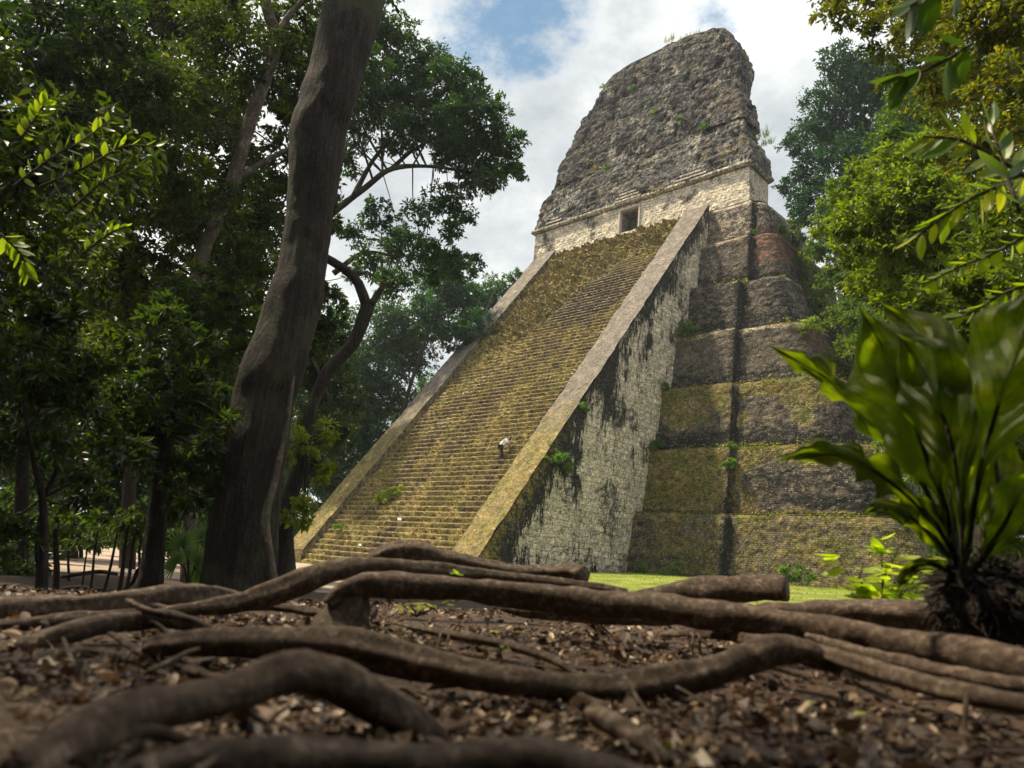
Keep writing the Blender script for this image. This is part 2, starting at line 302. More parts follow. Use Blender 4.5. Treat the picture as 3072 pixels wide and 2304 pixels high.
def blades(name, X, Y, Zb, h, wd, c0, c1, parent=None, r=rng):
    n = len(X); P = np.stack([X, Y, Zb], -1); th = r.uniform(0, 2*math.pi, n); s = np.stack([np.cos(th), np.sin(th), th*0], -1); lean = r.normal(0, .35, (n, 3)); lean[:, 2] = 1
    H = h*r.uniform(.5, 1.2, n)[:, None]; tip = P+unit(lean)*H; wv = s*wd; V = np.stack([P-wv, P+wv, tip+wv*.2, tip-wv*.2], 1)
    k = r.uniform(0, 1, (n, 1)); return quadmesh(name, V, c0*(1-k)+c1*k, M_leaf, parent)
nb = 16000; gx = rng.uniform(10.3, 46, nb); gy = rng.uniform(-9, 14.5, nb); gx[:5000] = rng.uniform(10.1, 30, 5000); gy[:5000] = 14.3-rng.exponential(.6, 5000)
o = blades('grass', gx, gy, gz(gx, gy), .10, .02, np.array([.10, .14, .015]), np.array([.30, .33, .05])); tag(o, kind='stuff', label='short yellow green grass growing on the lawn below the terraces', cat='grass')
# ------------------------------------------------------------------ the stepped pyramid
RT, TT, SL, HB, BW = .3755, .2781, 1.3503, 1.0, 2.385
NS = 87; STW = 10.
pyr = empty('stepped_pyramid', (0, 0, 0)); tag(pyr, 'tall grey stone stepped pyramid with a steep mossy stairway, rubble roof comb on top', 'pyramid')
def M4(*a): return np.stack(np.broadcast_arrays(*a), -1).astype(float)
# stairway
xs = np.arange(-STW+BW-.05, STW-BW+.06, .16); prof = []
for n in range(NS+1):
    y0, z0 = n*TT, n*RT
    prof += [(y0+.03, z0+.02), (y0-.015, z0+RT*.55), (y0-.03, z0+RT*.80), (y0+.055, z0+RT), (y0+TT*.6, z0+RT+.01)]
prof += [(26.3, (NS+1)*RT-.1)]
prof = np.array(prof); PY = prof[:, 0][:, None]+0*xs[None]; PZ = prof[:, 1][:, None]+0*xs[None]; PX = xs[None]+0*PY
big = fbm(np.stack([PX, PY, PZ], -1), .45, 4, 21); med = fbm(np.stack([PX, PY, PZ], -1), 1.7, 4, 22, .6); fin = fbm(np.stack([PX, PY, PZ], -1), 5.5, 3, 23, .6)
rough = sstep(.0, 1, (PZ-26.8+9.5*sstep(3, -4, PX+8*(big-.5))+9*(big-.5))/3)
rough = np.maximum(rough, .22*sstep(.45, .7, big)); rough *= 1-sstep(33.3, 33.9, PZ)*.7
yl = (PZ-RT*.55)/SL; disp = rough*(.42*(med-.5)*1.8+.50*(fin-.5)*2.1+.22*(cells(np.stack([PX, PY*0, PZ], -1), (.45, 1, .3), 28)-.5))+.05*(fin-.5)+.07*(med-.5)
chip = sstep(.60, .72, med)*(1-rough)*.10
PY = PY*(1-rough*.85)+yl*rough*.85-disp*.8+chip; PZ = PZ+disp*.6-chip*.4*(fin)
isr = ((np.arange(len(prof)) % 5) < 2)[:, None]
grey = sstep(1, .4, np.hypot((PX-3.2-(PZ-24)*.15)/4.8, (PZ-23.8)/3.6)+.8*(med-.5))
lip = np.isin(np.arange(len(prof)) % 5, (3,))[:, None]*1.; col_ = fbm(np.stack([PX*1.0, PZ*.18, PX*0], -1), .9, 4, 27); mo = .60-.95*grey+.5*(big-.5)+.5*(med-.5)+.10*rough-.22*sstep(.52, .66, col_)*(1-rough); bl = np.clip(.20*grey+.46*isr*(1-rough)+.40*sstep(.48, .34, fin)*rough+.28*sstep(.42, .30, med)*rough+.06-.3*lip, 0, 1)  # step lips paled and risers blackened: light from above painted into the masks
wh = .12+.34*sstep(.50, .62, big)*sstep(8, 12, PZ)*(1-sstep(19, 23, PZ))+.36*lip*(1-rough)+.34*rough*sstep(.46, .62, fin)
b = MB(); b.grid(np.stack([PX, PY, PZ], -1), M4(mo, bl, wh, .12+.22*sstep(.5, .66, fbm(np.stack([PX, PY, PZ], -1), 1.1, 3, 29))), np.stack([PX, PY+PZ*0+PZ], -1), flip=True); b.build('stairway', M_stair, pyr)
# balustrades
def topline(y): return HB+SL*y
for sgn in (-1, 1):
    b = MB(); ye = 23.95; yy = np.arange(0, ye+.01, .18); tt = np.linspace(0, 1, 9)
    xi, xo = sgn*(STW-BW), sgn*STW
    Yg, Tg = np.meshgrid(yy, tt, indexing='ij'); Xg = xi+(xo-xi)*Tg; Zg = topline(Yg)
    n_ = fbm(np.stack([Xg, Yg, Zg], -1), 1.2, 4, 31); Zt = Zg+.10*(n_-.5)
    mo = .30+.42*(1-sstep(7, 15, Zg))+.2*(n_-.5)-.28*sstep(14, 20, Zg); 
    eg = np.abs(Tg-.5)*2; ec = (cells(np.stack([Xg*0+sgn, Yg*0, Zg], -1), (9, 9, .7), 36)-.5)*.10*eg**3+.20*(n_-.5)*eg; b.grid(np.stack([Xg+ec*np.sign(Tg-.5)*sgn, Yg, Zt-.10*np.abs(ec)], -1), M4(mo, .12, .12, .12), np.stack([Xg, Yg*1.68], -1), flip=(sgn > 0))
    # inner cheek, down below the steps
    T2 = np.linspace(0, 1, 6); Yi, Ti = np.meshgrid(yy, T2, indexing='ij'); n2_ = fbm(np.stack([Yi*0+xi, Yi, Ti*3], -1), 2, 3, 32)
    b.grid(np.stack([Yi*0+xi-sgn*.06*(n2_-.5)*Ti, Yi, np.maximum(topline(Yi)-Ti*2.2, -.3)+(Ti == 0)*.10*(fbm(np.stack([Yi*0+xi, Yi, topline(Yi)], -1), 1.2, 4, 31)-.5)], -1), M4(.45+Ti*0, .55, .05, 0), np.stack([Yi, topline(Yi)-Ti*2.2], -1), flip=(sgn < 0))
    b.build('balustrade', M_baltop, pyr)
    # outer side wall
    b = MB(); T3 = np.linspace(0, 1, 120); Yo, To = np.meshgrid(np.arange(0, ye+.01, .2), T3, indexing='ij'); bot = -.3
    Zo = topline(Yo)-.02+(bot-topline(Yo)+.02)*To; P3 = np.stack([Yo*0+xo, Yo, Zo], -1)
    nb_ = fbm(P3, .5, 4, 33); nm_ = fbm(P3, 2.2, 3, 34, .6); nst = fbm(P3*np.array([1, 1.6, .22]), .9, 4, 35, .6)
    below = topline(Yo)-Zo; cap = .10*sstep(.35, .0, below)
    Xo = xo+sgn*(cap-.02+.16*(nm_-.5)+.14*(nb_-.5))
    # dark streaks run down from the top edge; green and dark at the low front foot
    bl = .60*sstep(4.2, .4, below+5*(nst-.5))+.40*sstep(.50, .68, nst)*sstep(28, 20, Zo)+.40*sstep(10, 3, Yo+6*(nb_-.5))*sstep(5.2, 2, below)
    bl = bl+.34*sstep(.46, .62, nb_)*sstep(3, 8, Zo)*sstep(30, 20, Zo)-.03+.45*sstep(2.6, .8, Zo+2*(nm_-.5))+.35*(nm_-.5)+.25*sstep(.4, .6, nst)*sstep(8, 2, below)
    mo = .55*sstep(11, 3, Yo+5*(nb_-.5))*sstep(3.4, .5, below)+.35*sstep(2.2, .6, Zo)+.02
    wh = .76-.26*sstep(.42, .6, nb_)+.5*(nm_-.5)
    b.grid(np.stack([Xo, Yo, Zo], -1), M4(mo, np.clip(bl, 0, .95), wh, 0.05), np.stack([Yo, Zo], -1), flip=(sgn < 0))
    # front face
    Xf, Zf = np.meshgrid(np.linspace(xi, xo, 12), np.linspace(-.3, HB, 8), indexing='ij'); b.grid(np.stack([Xf, Xf*0-.02, Zf], -1), M4(.6+Xf*0, .3, .2, 0), np.stack([Xf, Zf], -1), flip=(sgn < 0))
    Xc, Zc = np.meshgrid([xi, xo], [31.0, topline(ye)], indexing='ij'); b.grid(np.stack([Xc, Xc*0+ye, Zc], -1), M4(.1+Xc*0, .2, .3, 0), np.stack([Xc, Zc], -1), flip=(sgn > 0))
    b.build('side_wall', M_side, pyr)
# terraces
def outline(xsm, xr, yf, yb, Rr, pro, xl=None):
    h1 = _half(xsm, xr, yf, yb, Rr, pro); h2 = _half(min(xsm, (xl or xr)-4.2), xl or xr, yf, yb, 3.0, pro); l = h2[1:][::-1]*np.array([-1, 1]); return np.concatenate([h1, [[0, yb]], l])
def _half(xsm, xr, yf, yb, Rr, pro, st=.24):
    segs = []
    def ln(a, c, st=st, k=None):
        a = np.array(a, float); c = np.array(c, float); n = k; segs.append(a+(c-a)*(np.arange(n)/n)[:, None])
    ln((0, yf), (xsm, yf), k=56); ln((xsm, yf), (xsm+.12, yf+pro), k=4); ln((xsm+.12, yf+pro), (xr-Rr, yf+pro), k=44)
    th = -math.pi/2+np.arange(24)/24*math.pi/2; segs.append(np.stack([xr-Rr+Rr*np.cos(th), yf+pro+Rr+Rr*np.sin(th)], -1))
    ln((xr, yf+pro+Rr), (xr, yb-3), k=40); ln((xr, yb-3), (xr-3, yb), k=6); ln((xr-3, yb), (0, yb), k=30)
    return np.concatenate(segs)
# z0, z1, y front bottom, y front top, seam x, right x bottom, right x top, corner radius
TER = [(.6, 5.6, 14.3, 15.0, 17.0, 28.8, 28.0, 2.6), (5.5, 10.25, 16.0, 16.5, 16.4, 26.3, 25.5, 2.8), (10.15, 15.15, 17.4, 17.85, 15.8, 23.7, 22.7, 2.4), (15.05, 19.85, 19.1, 19.6, 15.0, 21.1, 20.0, 1.9),
       (19.75, 24.45, 20.9, 21.35, 14.3, 18.6, 17.7, 1.6), (24.9, 28.9, 22.5, 22.9, 14.35, 16.9, 16.3, .9), (28.9, 32.7, 23.75, 24.15, 13.95, 15.2, 14.6, .8)]
WEED = []; LX = [0, 1.5, 1, 1, .5, 1.5, 2.4]
for k, (z0, z1, yb0, yt0, xsm, xrb, xrt, Rr) in enumerate(TER):
    ybk = 47-k*1.9; pro = .55 if k < 6 else .35
    A = outline(xsm, xrb, yb0, ybk+.8, Rr*1.05, pro, xrb-LX[k]); B = outline(xsm-.1, xrt, yt0, ybk, Rr, pro, xrt-LX[k])
    cen = np.array([0, (yt0+ybk)/2]); nr = 24; rows = []
    for i in range(nr+1):
        u = i/nr; uu = u; bulge = .10*math.sin(u*math.pi)
        o2 = A+(B-A)*uu; dvec = o2-cen; dvec = dvec/np.linalg.norm(dvec, axis=1)[:, None]
        lip_ = -.28*sstep(.94, 1., u)+.10*sstep(.80, .88, u)*(k < 6)-.20*sstep(.09, .02, u); rows.append(np.column_stack([o2+dvec*bulge*.5+dvec*lip_, np.full(len(o2), z0+(z1-z0)*u)]))
    for i, inn in enumerate((.12, .5, 1.2, 2.4)):
        o2 = B.copy(); dvec = cen-o2; nn = np.linalg.norm(dvec, axis=1)[:, None]; rows.append(np.column_stack([o2+dvec/nn*inn, np.full(len(o2), z1+.04*(i+1))]))
    P = np.array(rows); n_ = fbm(P, .8, 4, 40+k, .6); n2_ = fbm(P*np.array([1, 1, 2.2]), 2.4, 3, 50+k, .65); nb_ = fbm(P, .22, 3, 60+k)
    cxy = P[..., :2]-cen; nrm = cxy/(np.linalg.norm(cxy, axis=-1, keepdims=True)+1e-6); fr = (np.abs(cxy[..., 0]) < xrt-.5) & (cxy[..., 1] < 0)
    nrm = np.where(fr[..., None], np.array([0, -1.0]), nrm)
    P[..., :2] += nrm*(.12*(n_-.5)+.10*(n2_-.5)+.05*(cells(P, (.5, .5, .26), k)-.5)+.30*(nb_-.5)*sstep(.0, .2, np.linspace(0, 1.1, P.shape[0]))[:, None])[..., None]; P[..., 2] += .14*(n_-.5)*(np.arange(P.shape[0]) >= nr-1)[:, None]
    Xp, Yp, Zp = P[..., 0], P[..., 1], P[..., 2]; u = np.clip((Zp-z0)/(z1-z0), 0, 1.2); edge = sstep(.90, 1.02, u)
    wob = fbm(P, .35, 4, 70+k); seamd = np.abs(np.abs(Xp)-(xsm+.05)); seam = sstep(.40, .05, seamd)*(Yp < yt0+2)
    if k == 0: mo = .52+.7*(wob-.5); bl = .26+.7*(.5-wob)+.25*sstep(24, 29, Xp); wh = .20+.9*(wob-.45); rd = .12  # black rises toward the right end, tree shade put into the colour
    elif k == 1:
        pd = sstep(17.0, 18.6, Xp+5*(wob-.5)+3*(n_-.5))*sstep(.82, .62, u+.5*(n_-.5))*sstep(.03, .2, u+.3*(wob-.5)); mo = .68+.5*(wob-.5)-.85*pd; bl = .08+.46*pd; wh = .20+.1*pd+.4*(n_-.5); rd = .15
    elif k == 2:
        top = sstep(.44, .60, u+1.1*(wob-.5)+.10*(Xp < xsm)); mo = .02+.66*top+.5*sstep(.1, 0, u); bl = .52*(1-top)-.05; wh = .08+.50*top*sstep(.46, .58, wob); rd = .2
    elif k == 3: mo = .06+.3*sstep(.84, .94, u)+.5*(wob-.5); bl = .26; wh = .22+.8*(wob-.5); rd = .10+.42*sstep(18.0, 20.5, Xp)*sstep(.2, .8, u)
    elif k == 4: mo = .0+.25*edge+.45*sstep(.16, .0, u)*(Xp > xsm); bl = .46; wh = .02+.4*(wob-.5); rd = .05+.5*seam
    elif k == 5: mo = .04+.2*edge; bl = .24; wh = .20+.6*(wob-.5)+.5*sstep(.08, .0, u)*(Xp < xsm); rd = .12+.46*sstep(14.2, 14.6, Xp)*sstep(.1, .5, u)+.25*sstep(.6, .9, u)
    else: mo = .04+.05*edge; bl = .08; wh = .40+.4*(wob-.5); rd = .10+.35*sstep(14, 14.5, Xp)*(1-sstep(.2, .5, u))
    low = sstep(.34, .16, u+.3*(wob-.5)); bl = bl+.30*low*(k > 0)*(k < 6); wh = wh+.38*sstep(.86, .97, u)*(k > 2); mo = mo+.2*edge*(k < 4)+.22*sstep(.52, .62, wob)*(k > 2)*(k < 5)-.2*low*(k > 2)+.4*(n_-.5); wh = wh+.15*(mo > .4); bl = bl+.62*seam; mo = mo-.3*seam  # seam groove blackened, its shade painted into the mask
    b = MB(); slen = np.concatenate([[0], np.cumsum(np.linalg.norm(np.diff(A, axis=0), axis=1))])
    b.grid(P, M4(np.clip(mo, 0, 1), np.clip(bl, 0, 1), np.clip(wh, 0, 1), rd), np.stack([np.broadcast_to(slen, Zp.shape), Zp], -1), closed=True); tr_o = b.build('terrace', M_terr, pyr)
    if k < 5:
        r2 = np.random.default_rng(500+k); js = np.where((Xp[nr] > 8) & (Yp[nr] < yt0+3.5))[0]; nw = [900, 1300, 1100, 1100, 500][k]; pick = r2.choice(js, nw); pk = P[nr, pick]+r2.normal(0, .12, (nw, 3)); dn = fbm(pk, .7, 3, 510+k); kp = dn > [.47, .42, .46, .50, .56][k]; pk = pk[kp]; nw = len(pk); pk[:, 2] += r2.uniform(-.35, .12, nw)*r2.uniform(0, 1, nw); pk[:, 1] -= .08
        ll = r2.uniform(.08, .2, nw); kk = r2.uniform(0, 1, (nw, 1)); q_ = leaves(pk, r2.normal(size=(nw, 3))*np.array([1, .6, .6])+np.array([0, -.5, .35]), ll, ll*.5, .1, .1, r2)
        WEED.append((q_, np.array([.05, .08, .015])*(1-kk)+np.array([.24, .24, .06])*kk))
# temple walls
TX, Y0, Z0, Z1, DP, DW, DZ0, DZ1 = 12.66, 26.02, 32.5, 37.25, 3.6, 1.13, 34.3, 36.72
b = MB()
def wallgrid(p0, du, dv, nu, nv, nrm, seed, flip=False, white=.78):
    p0, du, dv, nrm = map(lambda v: np.array(v, float), (p0, du, dv, nrm)); U, V = np.meshgrid(np.linspace(0, 1, nu), np.linspace(0, 1, nv), indexing='ij')
    P = p0+U[..., None]*du+V[..., None]*dv; e = np.minimum(1, np.minimum(np.minimum(U, 1-U)*nu/2, 1)*1)
    n_ = fbm(P, 1.1, 4, 80, .6)-.5; n2_ = fbm(P*np.array([1, 1, 2]), 3, 3, 81, .6)-.5; w_ = fbm(P, .45, 4, 82)
    P = P+nrm*(.16*n_+.12*n2_)[..., None]
    b.grid(P, M4(.04+.1*(w_ < .4), .10+.9*sstep(.55, .7, w_)*.5, white-.35*sstep(.5, .62, w_), .03), np.stack([U*np.linalg.norm(du), V*np.linalg.norm(dv)], -1), flip=flip)
wallgrid((-TX, Y0, Z0), (TX-DW, 0, 0), (0, 0, Z1-Z0), 72, 20, (0, -1, 0), 1)
wallgrid((DW, Y0, Z0), (TX-DW, 0, 0), (0, 0, Z1-Z0), 72, 20, (0, -1, 0), 1)
wallgrid((-DW, Y0, DZ1), (2*DW, 0, 0), (0, 0, Z1-DZ1), 14, 5, (0, -1, 0), 1)
wallgrid((-DW, Y0, Z0), (2*DW, 0, 0), (0, 0, DZ0-Z0), 14, 3, (0, -1, 0), 1)
wallgrid((TX, Y0, Z0), (0, DP, 0), (0, 0, Z1-Z0), 24, 20, (1, 0, 0), 1); wallgrid((-TX, Y0, Z0), (0, DP, 0), (0, 0, Z1-Z0), 24, 20, (-1, 0, 0), 1, True)
wallgrid((TX, Y0+DP, Z0), (-2*TX, 0, 0), (0, 0, Z1-Z0), 60, 10, (0, 1, 0), 1)
tw = b.build('temple_wall', M_wall, pyr)
# doorway: jambs, back wall, lintel in a recess 1.9 m deep
b = MB(); D2 = 1.9
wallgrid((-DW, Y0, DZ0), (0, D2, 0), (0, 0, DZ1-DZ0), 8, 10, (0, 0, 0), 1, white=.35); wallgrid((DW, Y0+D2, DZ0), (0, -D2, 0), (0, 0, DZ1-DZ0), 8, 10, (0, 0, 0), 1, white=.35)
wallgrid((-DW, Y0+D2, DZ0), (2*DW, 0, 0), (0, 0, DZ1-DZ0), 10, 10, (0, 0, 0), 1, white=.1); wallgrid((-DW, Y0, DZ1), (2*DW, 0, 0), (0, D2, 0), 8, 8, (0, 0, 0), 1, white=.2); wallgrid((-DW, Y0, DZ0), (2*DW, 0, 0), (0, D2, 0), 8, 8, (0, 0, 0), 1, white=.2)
b.build('doorway', M_wall, pyr)
def box(b, lo, hi, col=(0, 0, .8, 0)):
    lo = np.array(lo, float); hi = np.array(hi, float); V = np.array([[x, y, z] for z in (0, 1) for y in (0, 1) for x in (0, 1)])*(hi-lo)+lo
    b.add(V, [[0, 2, 3, 1], [4, 5, 7, 6], [0, 1, 5, 4], [2, 6, 7, 3], [0, 4, 6, 2], [1, 3, 7, 5]], col)
b = MB(); box(b, (-DW-.14, Y0-.14, DZ0-.1), (-DW+.02, Y0+.3, DZ1+.1)); box(b, (DW-.02, Y0-.14, DZ0-.1), (DW+.14, Y0+.3, DZ1+.1)); box(b, (-DW-.14, Y0-.15, DZ1-.02), (DW+.14, Y0+.3, DZ1+.14)); b.build('door_frame', simple('pale_door_frame', (.5, .46, .4), .9), pyr)
# cornice
b = MB()
def ringloft(rows, st, seed, amp, b, mfun, pw=1.):
    R_ = []
    for (xl, xr, yf, yb, z, rc) in rows:
        n1, n2 = int(27/st), int(5/st); c = []
        rc = min(rc, (xr-xl)*.45, (yb-yf)*.45)
        def ar(cx, cy, a0): th = a0+np.arange(8)/8*math.pi/2; return np.stack([cx+rc*np.cos(th), cy+rc*np.sin(th)], -1)
        ln = lambda a, e, n: np.array(a)+(np.array(e)-np.array(a))*(np.arange(n)/n)[:, None]
        c = [ln((xl+rc, yf), (xr-rc, yf), n1), ar(xr-rc, yf+rc, -math.pi/2), ln((xr, yf+rc), (xr, yb-rc), n2), ar(xr-rc, yb-rc, 0), ln((xr-rc, yb), (xl+rc, yb), n1//2), ar(xl+rc, yb-rc, math.pi/2), ln((xl, yb-rc), (xl, yf+rc), n2), ar(xl+rc, yf+rc, math.pi)]
        c = np.concatenate(c); R_.append(np.column_stack([c, np.full(len(c), z)]))
    P = np.array(R_); T1 = np.roll(P, -1, 1)-np.roll(P, 1, 1); nrm = np.stack([T1[..., 1], -T1[..., 0], T1[..., 0]*0], -1); nrm = unit(nrm)
    n_ = fbm(P, .7, 4, seed, .6)-.5; n2_ = fbm(P, 2.6, 4, seed+1, .65)-.5; n3 = fbm(P, .18, 2, seed+2)-.5
    d = amp*(1.1*n_+.9*n2_+.8*n3)+(amp > .3)*(.30*(cells(P, (.8, .8, .42), seed)-.5)+.34*(cells(P, (2.3, 2.3, 1.1), seed+3)-.5)-.45*sstep(.64, .74, fbm(P, .8, 3, seed+9))); d = d*(.6 if amp > .3 else 1); P = P+nrm*d[..., None]; P[..., 2] += amp*.5*n2_
    b.grid(P, mfun(P, n_, n2_, d), np.stack([P[..., 0], P[..., 2]], -1), closed=True)
def mcomb(P, n_, n2_, d):
    w = fbm(P, .35, 4, 91); w2 = fbm(P, .9, 4, 92, .6); mo = .22+.95*(w-.5)+.4*sstep(.52, .66, w2)*.5; bl = .18+2.2*np.clip(-d, 0, .5); wh = .26+1.5*(w2-.5)+.10*sstep(50, 40, P[..., 2]); rd = .12+.9*(fbm(P, .4, 4, 93)-.5)  # black follows hollow depth, cavity shade put into the colour
    rd = rd+.22*sstep(9, 11, P[..., 0])*sstep(42, 43, P[..., 2])*sstep(47, 46, P[..., 2])
    return M4(mo, bl, wh, rd)
def mcorn(P, n_, n2_, d): return M4(.1+0*d, .28, .45, .05)
ringloft([(-12.8, 12.75, 25.9, 29.9, 37.18, .3), (-13.0, 12.95, 25.7, 30.0, 37.22, .3), (-13.15, 13.05, 25.58, 30.1, 37.32, .3), (-13.1, 13.0, 25.62, 30.1, 37.55, .3), (-12.9, 12.9, 25.8, 30, 37.6, .3)], .25, 88, .12, b, mcorn); b.build('cornice', M_wall, pyr)
# sloping roof zone, then the comb
ZT = np.array([37.4, 38, 39.5, 41, 42.3, 43.1]); XLt = [-13.1, -13.0, -12.8, -12.5, -12.0, -11.4]; XRt = [13.0, 12.95, 12.6, 12.1, 11.7, 11.4]; YFt = [25.72, 25.85, 26.1, 26.4, 26.7, 26.9]
zz = np.arange(37.4, 43.15, .17); rows = [(np.interp(z, ZT, XLt), np.interp(z, ZT, XRt), np.interp(z, ZT, YFt), 30.2-.1*(z-37), z, .35) for z in zz]
rows += [(-11.4+i*.5, 11.4-i*.5, 26.9+i*.5, 29.6-i*.3, 43.15+.03*i, .3) for i in (1, 2)]
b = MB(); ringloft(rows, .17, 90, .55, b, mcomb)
def slab(b, x0, x1, z, yf, h=.16, pr=.22):
    n = int((x1-x0)/.3)+2; X = np.linspace(x0, x1, n); nn = (fbm(np.stack([X, X*0, X*0+z], -1), 1.5, 3, 95)-.5)*.12
    prof = [(yf+.3, -h/2), (yf-pr, -h/2), (yf-pr, h/2), (yf+.3, h/2)]; P = np.array([[(x, py+nn[i], z+pz+nn[i]*.5) for (py, pz) in prof] for i, x in enumerate(X)]); b.grid(P, M4(np.zeros((n, 4)), .05, .85, 0), None, closed=True)
for (x0, x1, z) in ((-10.9, -8.6, 37.85), (-10.3, -9.2, 38.25), (-1.7, 1.5, 37.6), (-1.5, 1.2, 38.0), (-1.2, .8, 38.4), (5.3, 8.6, 37.75), (5.8, 8.0, 38.15)): slab(b, x0, x1, z, 25.72+(z-37.4)*.2)
b.build('roof', M_comb, pyr)
ZL = [43.0, 43.6, 45.6, 46.2, 47.6, 49.5, 50.8, 51.6, 53.3, 54.4, 55.2, 55.6, 55.9]; XL = [-11.6, -11.3, -11.2, -10.3, -9.5, -8.95, -8.1, -6.9, -5.7, -4.9, -4.0, -1.4, .8]
ZR = [43.0, 44.5, 45.4, 46.2, 48, 49.5, 50.6, 51.8, 52.8, 54.0, 54.7, 55.4, 55.9]; XR = [11.6, 11.4, 11.35, 10.7, 10.8, 11.1, 10.9, 10.4, 9.9, 9.2, 8.0, 6.0, 3.6]
zz = np.arange(43.0, 55.9, .17); rows = []
for z in zz:
    u = (z-43)/13; tk = sstep(1.03, .86, u); yf = 26.85+.5*u+.9*(1-tk); yb = 30.2-.5*u-.7*(1-tk)
    rows.append((np.interp(z, ZL, XL), np.interp(z, ZR, XR), yf, yb, z, .28))
rows.append((1.2, 3.0, 28.2, 28.9, 56.0, .1)); rows.append((1.9, 2.1, 28.5, 28.6, 56.02, .02))
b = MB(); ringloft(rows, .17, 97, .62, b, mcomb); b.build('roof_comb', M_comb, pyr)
# ------------------------------------------------------------------ foliage
def crown(name, blobs, leaf, parent, origin, cover=2.2, c0=(.02, .05, .012), c1=(.06, .11, .015), hang=.2, clump=.28, mat=None, r=rng, wid=.42, perclump=60, hole=1.):
    Vs = []; Cs = []; c0 = np.array(c0); c1 = np.array(c1); cl_out = []
    for bl in blobs:
        C, R = np.array(bl[0], float), float(bl[1]); cov = cover*(bl[2] if len(bl) > 2 else 1)
        nl = int(cov*math.pi*R*R/(leaf*leaf*wid*.5*.55)); nl = max(nl, 30); nc = max(4, int(nl/perclump))
        d = unit(r.normal(size=(nc, 3))); rad = R*(r.uniform(0, 1, nc)**.45)*r.uniform(.8, 1.12, nc); cc = C+d*rad[:, None]*np.array([1, 1, .85]); cl_out.append(cc)
        cr = np.maximum(R*clump*r.uniform(.5, 1.2, nc), leaf*1.2); idx = r.integers(0, nc, nl)
        # twigs: leaves sit along a few short axes inside each clump
        ax = unit(r.normal(size=(nc, 5, 3))*np.array([1, 1, .55])+d[:, None]*.6); which = r.integers(0, 5, nl); tpos = r.uniform(0, 1, nl)**.8
        p0 = cc[idx]+ax[idx, which]*(cr[idx]*tpos)[:, None]+r.normal(0, .16, (nl, 3))*cr[idx][:, None]
        dirn = ax[idx, which]*.9+r.normal(0, .65, (nl, 3)); dirn[:, 2] -= hang
        ll = leaf*r.uniform(.6, 1.25, nl); Vs.append(leaves(p0, dirn, ll, ll*wid, .12, .12, r))
        kk = np.clip(r.uniform(0, 1, nc)[idx]*.6+r.uniform(0, 1, nl)*.4, 0, 1)[:, None]; col = c0*(1-kk)+c1*kk; y = r.uniform(0, 1, (nl, 1)) < .03; col = np.where(y, col*np.array([2.2, 1.5, .6]), col); Cs.append(col)
    V = np.concatenate(Vs)-np.asarray(origin); o = quadmesh(name, V, np.concatenate(Cs), mat or M_leaf, parent); return o, np.concatenate(cl_out)
def tree(name, label, cat, base, path, rads, blobs, leaf, cover=2.2, c0=None, c1=None, group=None, nb=10, br=.05, barkm=None, sides=12, clump=.28, hang=.2, perclump=60, limbs=(), mat=None, wid=.42, amp=.12, step=.25, lobes=0, lob=None, r=rng):
    base = np.array(base, float); root = empty(name, base); tag(root, label, cat, group)
    b = MB(); Pp, Rp = tube(b, path, rads, sides, step, amp, 2.2, int(base[0]*7) % 97, lobes=lobes, lob=lob)
    for lp, lr in limbs: tube(b, lp, lr, 9, .2, .15, 3, 4)
    kw = {}
    if c0 is not None: kw['c0'] = c0
    if c1 is not None: kw['c1'] = c1
    if blobs:
        o, cl = crown('crown', blobs, leaf, root, base, cover, clump=clump, hang=hang, perclump=perclump, mat=mat, r=r, wid=wid, **kw)
        top = Pp[int(len(Pp)*.55):]; rt = Rp[int(len(Rp)*.55):]
        pick = cl[r.permutation(len(cl))[:nb]]
        for q in pick:
            j = int(np.argmin(np.linalg.norm(top-q, axis=1)*(1+.5*r.uniform(size=len(top))))); s0 = top[j]; md = (s0+q)/2+r.normal(0, .08, 3)*np.linalg.norm(q-s0)-np.array([0, 0, .05])*np.linalg.norm(q-s0)
            r0 = min(rt[j]*.5, br*max(1, np.linalg.norm(q-s0)*.4)); tube(b, [s0, md, q], [r0, r0*.6, r0*.15], 6, .4, .1, 3, j)
    shift(b, base); b.build('trunk', barkm or M_bark, root, smooth=True); return root
def PB(px, py, rpx, hd, cov=1.): P = at(px, py, hd); return (P, wr(rpx, P), cov)
def down(px, py, hd):            # ground point below an image position at that distance
    P = at(px, py, hd); return np.array([P[0], P[1], float(gz(P[0], P[1]))])
def path(pts): P = [at(x, y, d) for x, y, rr, d in pts]; return P, [wr(pts[i][2], P[i]) for i in range(len(pts))]
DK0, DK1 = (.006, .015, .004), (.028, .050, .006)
# 1 big leaning trunk
P, R = path([(716, 1790, 106, 9), (722, 1667, 100, 9), (756, 1389, 90, 9), (790, 1194, 88, 9), (866, 972, 80, 9), (922, 694, 68, 9), (953, 417, 78, 9), (1007, 208, 80, 9), (1065, 0, 83, 9.1), (1130, -260, 76, 9.3), (1180, -600, 70, 9.8)])
P[0][2] = gz(P[0][0], P[0][1])-.15
tree('leaning_tree', 'thick dark leaning trunk with furrowed bark left of the stairway', 'tree', down(735, 1790, 9), P, R, [PB(1250, -420, 260, 11, .6), PB(900, -330, 260, 10, .6), PB(1500, -500, 240, 12, .5), PB(1180, -15, 26, 12, .8)], .14, c0=DK0, c1=DK1, sides=56, step=.06, amp=.16, nb=12, lobes=5, lob=lambda u: .10*np.clip(1-u*9, 0, 1)+.03)
